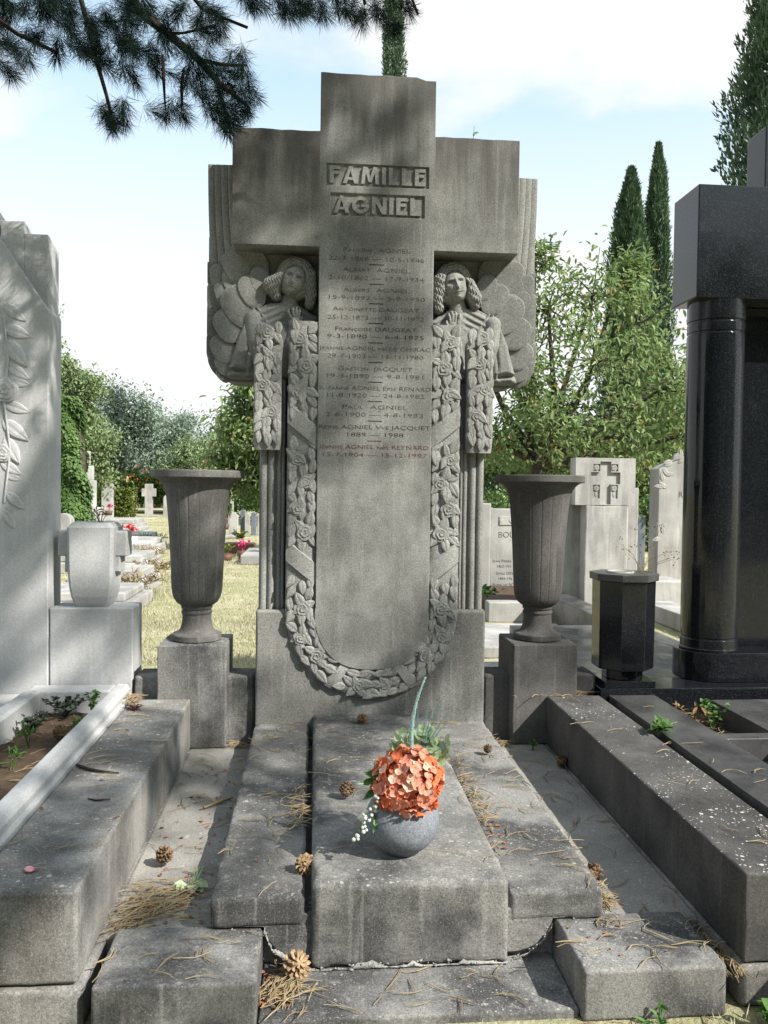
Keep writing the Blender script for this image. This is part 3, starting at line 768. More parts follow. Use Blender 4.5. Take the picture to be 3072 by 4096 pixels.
for mirror, lab in ((False, 'angel with head bowed and hand on breast, left of the inscription'), (True, 'angel with upright head and hand on breast, right of the inscription')):
    k = angel(mirror); fx = sketch_xz(mirror)
    Xw, Zw = fx(k.U, k.V); H = k.H
    # soften the steps a little
    for _ in range(2):
        H = (H+np.roll(H, 1, 0)+np.roll(H, -1, 0)+np.roll(H, 1, 1)+np.roll(H, -1, 1))/5*.5+H*.5
    V = np.stack([Xw, YR+.004-H*S_, Zw], -1).reshape(-1, 3)
    F = grid_faces(*k.U.shape, flip=not mirror)
    if mirror: pass
    I = k.I.reshape(-1)
    cls = I[F].max(1); solidf = (I[F] > 0).any(1)
    fig = None
    for name, sel in (('angel', np.isin(cls, (1, 4))), ('robe', cls == 2), ('hair', cls == 3)):
        ff = F[solidf & sel]; used, inv = np.unique(ff, return_inverse=True)
        ob = solid(name, V[used], inv.reshape(ff.shape), M['relief'], st if fig is None else fig, True)
        if fig is None: fig = ob; ob['label'] = lab
    # wing feathers
    wing = rbox('wing', (min(fx(300, 0)[0], fx(112, 0)[0]), max(fx(300, 0)[0], fx(112, 0)[0]), YR-.006, YR+.02, 1.99, 2.55), M['relief'], st, r=.02)
    fe = [(505, 235, 175, 125, 55, 2), (395, 330, 155, 98, 58, 4), (620, 435, 110, 80, 70, 5), (532, 545, 135, 92, 60, 6), (372, 460, 130, 88, 62, 3), (428, 685, 175, 135, 55, 6), (282, 590, 128, 72, 65, 3), (232, 440, 140, 72, 72, 2), (332, 865, 140, 122, 60, 6), (205, 905, 105, 66, 75, 3), (172, 640, 150, 60, 78, 1), (272, 1085, 120, 98, 62, 5), (140, 830, 140, 46, 88, 1), (175, 1085, 130, 66, 80, 2), (290, 1235, 90, 80, 60, 4), (205, 1225, 95, 60, 65, 2), (262, 1330, 60, 42, 40, 3), (135, 990, 100, 40, 85, 0), (150, 380, 110, 60, 70, 0)]
    for (cu, cv, a, b, rot, lv) in fe:
        nr, na = 5, 26; th = np.linspace(0, 2*PI, na, endpoint=False)
        P_ = []
        for q in range(nr+1):
            rad = [1.0, 1.0, .95, .75, .45, .001][q]*1.2; hh = [0, .8, .94, .98, 1.0, 1.0][q]
            e = np.abs(np.cos(th))**.85*np.sign(np.cos(th)); f = np.abs(np.sin(th))**.85*np.sign(np.sin(th))
            x, y = e*a*rad, f*b*rad
            ca, sa = math.cos(math.radians(rot)), math.sin(math.radians(rot))
            uu, vv = cu+x*ca-y*sa, cv+x*sa+y*ca
            # the outer tip of each feather stands proud, its root is tucked under
            tilt = (-(uu-cu)/a)*.5+.5
            Xq, Zq = fx(uu, vv); Xq = np.clip(Xq, -.840, .840)
            yq = YR+.004-(.008+lv*.0085+.022*hh*(.15+1.4*tilt))
            yq = np.where(hh == 0, YR+.01, yq)
            P_.append(np.stack([Xq, yq*np.ones(na), Zq], 1))
        V = np.concatenate(P_); i = np.arange(nr)[:, None]; j = np.arange(na)[None, :]; j2 = (j+1) % na
        F = np.stack([(i*na+j).ravel(), (i*na+j2).ravel(), ((i+1)*na+j2).ravel(), ((i+1)*na+j).ravel()], 1)
        if not mirror: F = F[:, ::-1]
        solid('feather', V, F, M['relief'], wing, True, sharp=35)
    s = 1 if mirror else -1
    for q in range(4):   # long upright flight feathers beside the cross arm
        x0 = .822-q*.034; zz = np.linspace(2.36+.03*q, 2.904-.004*q, 16); th = np.linspace(PI, 2*PI, 8)
        V = []
        for z in zz:
            tt = (z-2.36)/.54; cx = x0-.020*(1-tt)**2*(1+q*.3); w = .020
            for a in th: V.append((s*(cx+w*math.cos(a)), YR-.012+q*-.012+w*.28*math.sin(a), z))
        F = grid_faces(16, 8, flip=(s > 0)); F = F[:, ::-1]
        solid('flight_feather', V, F, M['relief'], wing, True)

# ---- garland: leaves, roses and ribbon bands
def leaf_mesh():
    nu, nv = 9, 7; V = []
    for i in range(nu):
        u = i/(nu-1); w = .30*math.sin(PI*min(1, u**.85))**.8*(1-.25*u)
        for j in range(nv):
            v = -1+2*j/(nv-1); e = abs(v) == 1
            h = (.20*math.sin(PI*(.08+.84*u))*(1-.55*v*v)-.055*math.exp(-(v/.16)**2)+.08) if not e else -.05
            V.append((v*w*(1.03 if e else 1), -h, -u+.0))
    return make_mesh('leaf', V, grid_faces(nu, nv), True, 40)
LEAF = leaf_mesh(); LEAF.materials.append(M['relief'])
def rose_mesh(seed):
    nr, na = 15, 40; V = []
    for i in range(nr):
        r = i/(nr-1)
        for j in range(na):
            a = 2*PI*j/na
            rr = r*(1+.07*math.cos(5*a+seed)*r)
            ph = (r*2.7-a/(2*PI)+seed) % 1.0
            h = .42*math.sqrt(max(0, 1-(r*.93)**2))+.17*(ph**1.4)*(1 if r > .12 else .3)+.04*math.sin(a*5+seed)*r
            if i == nr-1: h = -.05
            V.append((rr*math.cos(a), -h, rr*math.sin(a)))
    i = np.arange(nr-1)[:, None]; j = np.arange(na)[None, :]; j2 = (j+1) % na
    F = np.stack([(i*na+j).ravel(), ((i+1)*na+j).ravel(), ((i+1)*na+j2).ravel(), (i*na+j2).ravel()], 1)
    me = make_mesh('rose', V, F[:, ::-1], True, 42); me.materials.append(M['relief']); return me
ROSES = [rose_mesh(q*.37) for q in range(3)]
def garland(name, centre, width, s_list, yb, roses, bands, parent, bed):
    """centre(s) -> x,z,tangent angle; leaves in overlapping rows pointing along the path"""
    g = bed
    rc = []
    for (s, off, r) in roses:
        x, z, dx, dz, w = centre(s); rc.append((x-dz*off, z+dx*off))
    for s in s_list:
        if any(b0 < s < b1 for b0, b1 in bands): continue
        for q in (-1, 0, 1):
            x, z, dx, dz, w = centre(s+(.026 if q == 0 else 0)+random.uniform(-.008, .008))
            nx, nz = -dz, dx
            off = q*w*.33+random.uniform(-.008, .008)
            px, pz = x+nx*off, z+nz*off
            c = min(rc, key=lambda c_: (c_[0]-px)**2+(c_[1]-pz)**2)
            ux, uz = px-c[0], pz-c[1]; n_ = math.hypot(ux, uz)+1e-6; k = .75 if n_ < .10 else .35
            lat = (ux*nx+uz*nz)/n_*k*.6; lon = (ux*dx+uz*dz)/n_*k+(1-k)
            ux, uz = nx*lat+dx*lon, nz*lat+dz*lon
            ang = math.atan2(ux, -uz)+random.uniform(-.3, .3)
            L = random.uniform(.068, .088)
            off = max(-w*.5+L*.30, min(w*.5-L*.30, off)); px, pz = x+nx*off-math.sin(ang)*L*.5, z+nz*off+math.cos(ang)*L*.5
            tipo = abs(off+(math.sin(ang)*nx-math.cos(ang)*nz)*L*.5)
            if tipo > w*.56: ang = math.atan2(dx, -dz)-(.3 if off > 0 else -.3)*0+random.uniform(-.15, .15); px, pz = x+nx*off-math.sin(ang)*L*.5, z+nz*off+math.cos(ang)*L*.5
            place('leaf', LEAF, None, g, (px, yb-.001-(.003 if q == 0 else 0)-random.uniform(0, .006), pz), (random.uniform(-.10, -.02), -ang, random.uniform(-.14, .14)), (L*random.uniform(1.0, 1.3), L*.36, L))
    for (s, off, r) in roses:
        x, z, dx, dz, w = centre(s); nx, nz = -dz, dx
        place('rose', random.choice(ROSES), None, g, (x+nx*off, yb-.002, z+nz*off), (random.uniform(-.12, .12), random.uniform(0, 6), random.uniform(-.12, .12)), (r*1.08, r*.85, r*1.08))
ECX, EZ = .358, .69
def ucentre(sg):
    def f(s):
        if s < 1.42: return sg*(ECX-.004*(1.42-s)), 2.11-s, 0., -1., .150
        a = (s-1.42)/.60*PI/2; ax, bz = .358, .378
        x, z = ax*math.cos(a), EZ-bz*math.sin(a); dx, dz = -ax*math.sin(a), -bz*math.cos(a); n_ = math.hypot(dx, dz)
        return sg*x, z, sg*dx/n_, dz/n_, .150
    return f
UB = [(.455, .57), (1.13, 1.25), (1.80, 1.86)]
for sg in (-1, 1):
    # stone bed under the leaves
    f = ucentre(sg); ss = np.linspace(0, 2.02, 60); V = []
    prof = [(-.5, 0), (-.5, .036), (-.47, .043), (-.2, .048), (.2, .048), (.47, .043), (.5, .036), (.5, 0)]
    for s in ss:
        x, z, dx, dz, w = f(s); nx, nz = -dz, dx
        for a, h in prof: V.append((x+nx*a*w, .062-h*1.0, z+nz*a*w))
    bed = solid('garland', V, grid_faces(60, 8, flip=True), M['relief'], st, True)
    ro = [(.09, sg*.02, .038), (.22, sg*-.012, .042), (.35, sg*.02, .040), (.68, sg*.025, .036), (.79, sg*-.022, .036), (.92, sg*.02, .040), (1.04, sg*-.015, .042), (1.42, sg*-.012, .042), (1.56, sg*.02, .036), (1.68, sg*-.005, .040), (1.955, sg*.012, .038)]
    garland('garland', f, .15, np.arange(.03, 2.03, .0525), .016, ro, UB, st, bed)
    for (b0, b1) in UB:
        V = []; nn = 14; bow = [.0, .008, .012, .013, .012, .008, .0]
        for i in range(nn):
            for j in range(7):
                c = j/6-.5
                tlt = -.12 if b0 < 1.5 else -.03
                s = b0+(b1-b0)*i/(nn-1)-sg*0+tlt*c*(1 if b0 < 1.8 else 1)
                x, z, dx, dz, w = f(s); nx, nz = -dz, dx; cc = c*sg
                edge = .012 if i in (0, nn-1) else 0
                V.append((x+nx*cc*w*1.0, .012-bow[j]+edge, z+nz*cc*w*1.0))
        solid('ribbon_band', V, grid_faces(nn, 7, flip=(sg < 0)), M['relief'], bed, True, sharp=40)
    # hanging swag in front of the angel
    xo = sg*.516
    sw = lambda s: (xo+sg*(.012-.03*max(0, .25-s)), 2.12-s, 0., -1., .135)
    V = []
    for s in np.linspace(.09, .645, 30):
        x, z, _, _, w = sw(s); w *= (1.0 if s < .6 else (1-(s-.6)*2))*min(1, .55+s*4)
        for a, h in prof: V.append((x-a*w, .068-h*1.25*min(1, .5+s*6), z))
    bed2 = solid('swag', V, grid_faces(30, 8), M['relief'], st, True)
    V, F = rbox_data(min(xo-.062, xo+.062)+sg*.012, max(xo-.062, xo+.062)+sg*.012, .03, .155, 1.478, 1.80, r=.01); solid('swag_core', V, F, M['relief'], bed2, True)
    garland('swag', sw, .135, np.arange(.06, .60, .047), .006, [(.075, sg*.01, .038), (.20, sg*-.008, .036), (.33, sg*.02, .034), (.46, sg*-.02, .035)], [], st, bed2)

# ------------------------------------------------------------------ flower pot and bouquet
PX, PY, PZ = -.008, -1.545, .156
pr = [(0, PZ), (.045, PZ), (.056, PZ+.004)]+[(.116*math.cos(a), PZ+.101+.104*math.sin(a)) for a in np.linspace(-1.02, 1.0, 26)]+[(.056, PZ+.188), (.048, PZ+.18), (0, PZ+.17)]
V, F = lathe(pr, 56, PX, PY)
solid('flower_pot', V, F, M['pot'], None, True, label='round blue-grey speckled stone pot on the raised slab', cat='pot')
bq = thing('bouquet', 'artificial bouquet of orange hydrangea, pale green petals and teal sprays in the round pot', 'bouquet', (PX, PY, PZ+.18))
def floret_mesh(seed):
    rr = random.Random(seed); Vs, Fs = [], []
    for q in range(4):
        a = q*PI/2+rr.uniform(-.25, .25); cup = rr.uniform(.2, 1.1); L = rr.uniform(.9, 1.1)
        nu, nv = 5, 5; V = []
        for i in range(nu):
            u = i/(nu-1)
            w = .62*math.sin(PI*(.06+.80*u))**.8
            for j in range(nv):
                v = -1+2*j/(nv-1)
                x, y = u*L*(1-.10*v*v*u), v*w
                z = cup*u*u*.5+.16*v*v*u-.10*u+.05*math.sin(5*v+seed)
                ca, sa = math.cos(a), math.sin(a); V.append((x*ca-y*sa, x*sa+y*ca, z+.03*q))
        Fs.append(grid_faces(nu, nv)+25*q); Vs += V
    return make_mesh('floret', Vs, np.concatenate(Fs), True)
FL = {}
for key in 'osc':
    FL[key] = []
    for q in range(3):
        me = floret_mesh(q*3+ord(key)); me.materials.append(M['petal_'+key]); FL[key].append(me)
FL['g'] = []
for q in range(3):
    me = floret_mesh(q*5+2); me.materials.append(M['petal_g']); FL['g'].append(me)
def head(centre, rad, n, keyfn, size, name, parent, squash=(1, 1, 1), mind=None):
    h = tube([Vector(centre)-Vector((0, 0, rad*.9)), centre], [.004, .003], 5)
    stem = solid(name, h[0], h[1], M['leafgreen'], parent)
    for q in range(n):
        y = 1-2*(q+.5)/n; a = q*2.39996; r = math.sqrt(1-y*y)
        d = Vector((r*math.cos(a), r*math.sin(a), y))
        if mind is not None and not mind(d): continue
        p = Vector(centre)+Vector((d.x*squash[0], d.y*squash[1], d.z*squash[2]))*rad*random.uniform(.74, 1.13)
        dd = (d+Vector((random.uniform(-.45, .45), random.uniform(-.45, .45), random.uniform(-.45, .45)))).normalized()
        eu = dd.to_track_quat('Z', 'Y').to_euler(); eu.rotate_axis('Z', random.uniform(0, 6))
        key = keyfn(d)
        place('floret', random.choice(FL[key]), None, stem, p, eu, size*random.uniform(.65, 1.35))
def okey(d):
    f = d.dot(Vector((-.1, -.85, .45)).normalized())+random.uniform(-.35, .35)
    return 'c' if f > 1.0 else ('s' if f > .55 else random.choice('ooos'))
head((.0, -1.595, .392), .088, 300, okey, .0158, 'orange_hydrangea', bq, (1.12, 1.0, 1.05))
head((.045, -1.50, .455), .062, 42, lambda d: 'g', .027, 'green_hydrangea', bq, (1.35, .8, 1.0), lambda d: d.z > -.3)
# beaded teal stem and blades
pts = []
for q in range(40):
    t_ = q/39; pts.append((.022-.012*math.sin(t_*2.2)+.05*t_**2.2, -1.545+.01*t_, .44+.262*t_))
V, F = tube(pts, [.0062*(1-.75*(q/39)**2)+.0006*(q % 2) for q in range(40)], 7)
bsm = solid('beaded_stem', V, F, M['teal'], bq, True)
Vs, Fs = [], []
for q in range(260):
    t_ = random.random()**.9; c = np.array(pts[int(t_*39)]); r = .0068*(1-.75*t_**2); a = random.uniform(0, 6.28)
    c = c+np.array([r*math.cos(a), r*math.sin(a), random.uniform(-.004, .004)])
    V = np.array([(1, 0, 0), (-1, 0, 0), (0, 1, 0), (0, -1, 0), (0, 0, 1), (0, 0, -1)])*.0021+c
    Vs.append(V); Fs.append(np.array([(0, 2, 4), (2, 1, 4), (1, 3, 4), (3, 0, 4), (2, 0, 5), (1, 2, 5), (3, 1, 5), (0, 3, 5)])+6*q)
ob = solid('beads', np.concatenate(Vs), np.concatenate(Fs), M['teal'], bsm); ob['kind'] = 'stuff'
for (x1, y1, z1) in ((.128, -1.52, .645), (.138, -1.53, .588), (.081, -1.5, .62), (.105, -1.47, .60), (.045, -1.48, .60), (.15, -1.5, .56), (.17, -1.56, .50), (.145, -1.6, .30), (.075, -1.54, .53)):
    P_ = [(.04, -1.535, .43)]
    for t_ in (.35, .7, 1.0): P_.append((.04+(x1-.04)*t_, -1.535+(y1+1.535)*t_, .43+(z1-.43)*t_+.012*math.sin(PI*t_)))
    V, F = tube(P_, [.0022, .0019, .0013, .0005], 5); solid('blade', V, F, M['blade'], bq, True)
for (x0, z0, x1, z1, y1) in ((-.07, .40, -.135, .425, -1.60), (-.07, .39, -.150, .395, -1.61), (-.08, .37, -.135, .35, -1.62), (-.075, .35, -.105, .255, -1.64), (-.06, .41, -.10, .44, -1.55)):
    P_ = np.array([[x0, -1.575, z0]]); D_ = np.array([[x1-x0, y1+1.575, z1-z0]])
    V, F = leaves(P_, D_, np.linalg.norm(D_), .026, .2, np.array([[0, -1, .6]])); solid('green_leaf', V, F, M['leafgreen'], bq, True)
bst = tube([(-.07, -1.60, .37), (-.10, -1.63, .34), (-.13, -1.645, .30), (-.15, -1.65, .265)], [.0016]*4, 5)
bs = solid('berry_spray', bst[0], bst[1], M['leafgreen'], bq)
bm = bmesh.new(); bmesh.ops.create_icosphere(bm, subdivisions=2, radius=1); me = bpy.data.meshes.new('berry'); bm.to_mesh(me); bm.free()
for p in me.polygons: p.use_smooth = True
me.materials.append(M['berry']); BERRY = me
for q in range(22):
    t_ = random.random(); c = (-.092-.062*t_+random.uniform(-.014, .014), -1.645+random.uniform(-.012, .012), .365-.115*t_+random.uniform(-.012, .012))
    place('berry', BERRY, None, bs, c, None, random.uniform(.0048, .007))
for q in range(9):
    c = (-.088+random.uniform(-.02, .012), -1.6+random.uniform(-.01, .01), .424+random.uniform(-.006, .008)); place('berry', BERRY, None, bs, c, None, random.uniform(.003, .0045))

# ------------------------------------------------------------------ fallen things: cones, twigs, sprig, pebble, litter
def cone_mesh(seed, openness=.8):
    rr = random.Random(seed); parts = [lathe([(0.0, 0), (.30, .06), (.42, .3), (.36, .6), (.2, .9), (0, 1.05)], 10)]
    n = 46
    for q in range(n):
        t_ = (q+.5)/n; a = q*2.39996; z = .06+.92*t_; r0 = .28*math.sin(PI*(.12+.8*t_))
        L = (.42*math.sin(PI*(.18+.72*t_)))*openness+.06; w = .17*(1-.45*t_); up = .05+.45*t_
        ca, sa = math.cos(a), math.sin(a)
        pr_ = [(r0, -w*.5, 0), (r0, w*.5, 0), (r0+L*.8, w*.85, up*L*.8), (r0+L, w*.2, up*L+.05), (r0+L, -w*.2, up*L+.05), (r0+L*.8, -w*.85, up*L*.8)]
        lo = np.array([(x*ca-y*sa, x*sa+y*ca, z+zz) for x, y, zz in pr_]); hi = lo+np.array([0, 0, .05])
        V = np.concatenate([lo, hi]); F = [[0, 1, 2, 5], [2, 3, 4, 5], [6, 11, 8, 7], [8, 11, 10, 9], [2, 8, 9, 3], [3, 9, 10, 4], [4, 10, 11, 5]]
        parts.append((V, np.array(F)))
    V, F = join(parts); return make_mesh('pine_cone', V, F, False)
CONES = []
for q, mt in ((1, 'cone'), (2, 'conelight'), (3, 'cone')):
    me = cone_mesh(q, .7 if q != 2 else 1.0); me.materials.append(M[mt]); CONES.append(me)
cones = [((-.064, -.115, .158), 0, .045, (1.2, .3, .4), 'brown pine cone at the foot of the cross on the raised slab'),
         ((-.172, -1.12, .158), 0, .048, (.5, .5, 2), 'brown pine cone lying left of the bouquet on the raised slab'),
         ((-.318, -1.555, .117), 1, .046, (1.35, .2, .3), 'pale open pine cone in the gap beside the raised slab'),
         ((.476, -.50, .114), 0, .036, (.4, .4, 1), 'small dark pine cone on the right of the wide slab'),
         ((.848, -.345, .008), 2, .048, (1.2, .4, 1), 'dark pine cone in the shade at the foot of the right kerb'),
         ((.615, -1.49, .012), 0, .052, (1.3, .2, 2.2), 'reddish pine cone wedged at the right edge of the wide slab'),
         ((-.806, -1.27, .006), 2, .050, (.7, .3, 1), 'dark pine cone on the tomb floor beside the left kerb'),
         ((-.345, -1.785, -.088), 1, .056, (.75, .25, .5), 'large open pine cone on the front step among needles'),
         ((1.70, -.585, .145), 0, .055, (1.2, .3, .3), 'brown pine cone in the soil of the black tomb'),
         ((-1.36, -.50, .225), 2, .055, (1.4, .3, .3), 'dark pine cone half sunk in the planter soil')]
for p, q, sz, rot, lab in cones:
    z = p[2]+sz*.28
    o_ = place('pine_cone', CONES[q], None, None, (p[0], p[1], z), rot, sz); props(o_, lab, 'pine cone', 'pine cones fallen on the tomb')
def stick(P_, r, lab, mat='bark', name='twig', cat='twig'):
    V, F = tube(P_, r, 6); V = V+rng.normal(scale=.0006, size=V.shape); solid(name, V, F, M[mat], None, False, label=lab, cat=cat)
stick([(-1.158, -.985, .256), (-1.10, -1.035, .257), (-1.04, -1.06, .256), (-.985, -1.07, .254)], [.005, .0055, .004, .002], 'long curved dark twig on the lichened left kerb')
stick([(-1.03, -1.315, .253), (-1.0, -1.335, .254), (-.954, -1.325, .253)], [.002, .0025, .0015], 'short thin dark twig near the front of the left kerb')
stick([(-.721, -.778, .008), (-.67, -.73, .012), (-.618, -.672, .008)], [.005, .006, .004], 'rough bark stick on the tomb floor against the slab', 'straw')
V, F = lathe([(0, 0)]+[(.016*math.cos(a), .007+.007*math.sin(a)) for a in np.linspace(-1.5, 1.5, 9)]+[(0, .014)], 16)
V[:, 0] *= .75; a = .9; V = np.stack([V[:, 0]*math.cos(a)-V[:, 1]*math.sin(a)-1.046, V[:, 0]*math.sin(a)+V[:, 1]*math.cos(a)-1.83, V[:, 2]+.2485], 1)
solid('pebble', V, F, M['pebble'], None, True, label='small pink pebble near the front of the left kerb', cat='pebble')
sp = thing('fallen_sprig', 'fallen sprig of pale green petals on the tomb floor beside the slab', 'flower sprig', (-.675, -1.44, .0))
for q in range(6):
    a = -2.6+q*.42; P_ = np.array([[-.675+.012*math.cos(a), -1.43+.01*math.sin(a), .012]]); D_ = np.array([[math.cos(a), math.sin(a)*.8, .12*(q % 2)]])
    V, F = leaves(P_, D_, .052, .042, .22, np.array([[.2*(q-2), -.5, 1]])); solid('petal', V, F, M['petal_g'], sp, True)
for q in range(3):
    V, F = tube([(-.675+.006*q, -1.43, .014), (-.668+.008*q, -1.39, .03), (-.672+.012*q, -1.345, .028)], [.0014]*3, 5); solid('stalk', V, F, M['leafgreen'], sp)
# litter
def litter(name, lab, regions, mat, W=.0013):
    Vs, Fs, off = [], [], 0
    for (x0, x1, y0, y1, z, n, pref, spread, heap) in regions:
        for q in range(n if heap else int(n*.6)):
            x, y = random.uniform(x0, x1), random.uniform(y0, y1)
            if heap: x = random.gauss((x0+x1)/2, (x1-x0)/4); y = random.gauss((y0+y1)/2, (y1-y0)/4)
            a = pref+random.gauss(0, spread); L = random.uniform(.05, .12); bend = random.gauss(0, .5)
            zz = z+.002+(random.random()**1.5*.022 if heap else random.random()*.004)
            P_ = []
            for t_ in np.linspace(0, 1, 5):
                aa = a+bend*(t_-.5); P_.append((x+L*(t_-.5)*math.cos(aa), y+L*(t_-.5)*math.sin(aa), zz+.006*math.sin(PI*t_)*random.random()*(1 if not heap else 1.5)))
            for rep in range(random.choice((1, 2))):
                P2 = np.array(P_)
                if rep: P2 = P2+np.linspace(0, 1, 5)[:, None]*np.array([random.uniform(-.012, .012), random.uniform(-.012, .012), .002])
                V, F = tube(P2, [W, W, W, W*.9, W*.5], 3); Vs.append(V); Fs.append(F+off); off += len(V)
    solid(name, np.concatenate(Vs), np.concatenate(Fs), M[mat], None, False, label=lab, cat='pine needles', kind='stuff')
H = True
litter('pine_needle_litter', 'dead pine needles scattered and heaped over the tomb', [
    (-.88, -.62, -1.68, -1.40, .0, 150, .25, .5, H), (-.87, -.75, -1.72, -1.58, .0, 40, 1.1, .5, H),
    (-.86, -.6, -1.4, -.1, .0, 60, 0, 1.5, False), (-1.15, -.9, -1.9, -.1, .25, 45, .2, .9, False),
    (-1.175, -1.12, -.12, .03, .25, 36, 1.2, .4, H), (-.84, -.44, -1.97, -1.74, .022, 26, .2, .8, False),
    (-.42, -.30, -1.93, -1.76, -.093, 90, 1.0, .7, H), (-.3, .42, -1.95, -1.78, -.093, 30, .1, 1.0, False),
    (-.57, -.30, -1.7, -.05, .114, 75, .3, 1.2, False), (-.36, -.30, -1.3, -.9, .114, 40, .3, 1.2, H),
    (.30, .57, -1.7, -.05, .114, 80, .3, 1.2, False), (.29, .36, -1.45, -.5, .114, 70, 1.4, .9, H),
    (-.28, .28, -1.72, -.05, .158, 45, .2, 1.2, False), (.58, .88, -1.7, -.1, .0, 70, 1.2, 1.0, False),
    (.58, .66, -1.68, -1.45, .0, 60, .9, 1.0, H), (.44, .82, -1.97, -1.74, .022, 36, .2, .9, False),
    (.83, .90, -2.0, -1.72, -.02, 70, 1.4, .4, H), (.9, 1.16, -1.8, -.1, .252, 26, .1, .9, False),
    (-.7, -.58, -.02, .06, .0, 30, 0, .6, H), (.58, .72, -.05, .05, .0, 40, .4, 1.0, H), (-.5, .5, -.02, .03, .113, 40, 0, .3, False),
    (.72, 1.17, -.03, .06, .25, 30, 0, .6, False), (1.46, 1.7, -.55, -.05, .16, 90, .5, 1.2, False), (1.22, 1.45, -1.4, -.1, .252, 14, .1, .8, False),
    (-.85, .95, -2.12, -2.0, GZ, 90, .2, 1.0, False), (-1.56, -1.26, -1.5, -.1, .21, 60, .4, 1.0, False), (1.3, 2.1, 2.15, 2.7, GZ, 260, .2, 1.0, False), (2.35, 3.4, 2.2, 4.2, GZ, 300, .2, 1.0, False)], 'straw')
def flakes(regions):
    P_, D_, L_, Nn = [], [], [], []
    for (x0, x1, y0, y1, z, n) in regions:
        for q in range(n):
            P_.append((random.uniform(x0, x1), random.uniform(y0, y1), z+.003)); a = random.uniform(0, 6.3); D_.append((math.cos(a), math.sin(a), random.uniform(0, .3))); L_.append(random.uniform(.008, .022)); Nn.append((random.uniform(-.4, .4), random.uniform(-.4, .4), 1))
    V, F = leaves(np.array(P_), np.array(D_), np.array(L_), np.array(L_)*.6, .3, np.array(Nn))
    solid('bark_flakes', V, F, M['flake'], None, False, label='reddish bark flakes strewn along the slab edges', cat='bark flakes', kind='stuff')
flakes([(-.87, -.6, -1.68, -.3, 0, 60), (-.86, -.68, -1.68, -1.45, .012, 40), (.28, .36, -1.5, -.5, .113, 40), (.58, .66, -1.68, -.7, 0, 40), (-.42, -.34, -1.93, -1.76, -.09, 40), (-.5, .5, -1.6, -.2, .114, 20), (.45, .8, -1.95, -1.75, .021, 8), (-1.15, -.9, -1.8, -.2, .249, 10)])

# ================================================================== WHITE TOMB ON THE LEFT
wt_ = thing('white_stele', 'tall white stone stele with stepped top and carved roses at the left edge', 'gravestone', (-2.25, .18, GZ))
WX1, WC = -1.592, -2.25
WX0 = 2*WC-WX1
# gabled front slab
fr = [(WX0, GZ), (WX1, GZ), (WX1, 2.13), (WX1-.022, 2.17), (WX1-.31, 2.60), (WC, 3.35), (WX0+.31, 2.60), (WX0+.022, 2.17), (WX0, 2.13)]
V, F = prism(fr, .08, .29); add_bevel(solid('front_slab', V, F, M['white'], wt_), .008, 2, 20)
for q, (xa, zt) in enumerate(((WX1-.012, 2.515), (WX1-.125, 2.575), (WX1-.25, 2.63), (WX1-.36, 2.80))):
    w = .115 if q < 3 else .12
    for sg in (1, -1):
        x1 = xa; x0 = xa-w
        if sg < 0: x0, x1 = 2*WC-x1, 2*WC-x0
        y0 = .115+.0*q
        V = [(x0, y0, 2.0), (x1, y0, 2.0), (x1, .285, 2.0), (x0, .285, 2.0), (x0, y0, zt), (x1, y0, zt), (x1, .285, zt-.04), (x0, .285, zt-.04)]
        F = [[0, 1, 5, 4], [1, 2, 6, 5], [2, 3, 7, 6], [3, 0, 4, 7], [4, 5, 6, 7], [3, 2, 1, 0]]
        add_bevel(solid('step_fin', V, F, M['white'], wt_), .006, 2, 30)
V, F = prism([(WX0+.3, 2.0), (WX1-.3, 2.0), (WX1-.47, 3.1), (WC, 3.25), (WX0+.47, 3.1)], .12, .28); solid('core', V, F, M['white'], wt_)
# carved rose spray: leaves and roses at the visible edge
LW = LEAF.copy(); LW.materials.clear(); LW.materials.append(M['white'])
RW = [m_.copy() for m_ in ROSES]
for m_ in RW: m_.materials.clear(); m_.materials.append(M['white'])
rz = tube([(-1.80, .076, 2.10), (-1.78, .074, 1.9), (-1.80, .074, 1.7), (-1.77, .074, 1.45), (-1.80, .078, 1.2)], [.006]*5, 6)
sp_ = solid('rose_spray', rz[0], rz[1], M['white'], wt_, True)
for (x, z, ang, L) in ((-1.80, 2.16, .9, .13), (-1.81, 2.05, 1.25, .15), (-1.80, 1.99, .7, .17), (-1.79, 1.87, 1.0, .13), (-1.80, 1.80, 1.35, .13), (-1.80, 1.68, 1.25, .13), (-1.81, 1.60, .9, .16), (-1.80, 1.52, .5, .15), (-1.82, 1.40, 1.0, .12), (-1.80, 1.34, 1.2, .09), (-1.79, 1.25, .8, .12), (-1.80, 1.16, .5, .10), (-1.86, 2.0, -.5, .14), (-1.88, 1.8, -.4, .14), (-1.87, 1.55, -.5, .14), (-1.90, 1.9, 2.5, .14)):
    place('leaf', LW, None, sp_, (x, .082, z), (-.07, -ang, .08), (L, L*.24, L))
for (x, z, r) in ((-1.795, 1.745, .062), (-1.805, 1.44, .045), (-1.93, 1.95, .07), (-1.93, 1.6, .06)):
    place('rose', RW[0], None, sp_, (x, .078, z), (0, 1, 0), (r, r*.6, r))
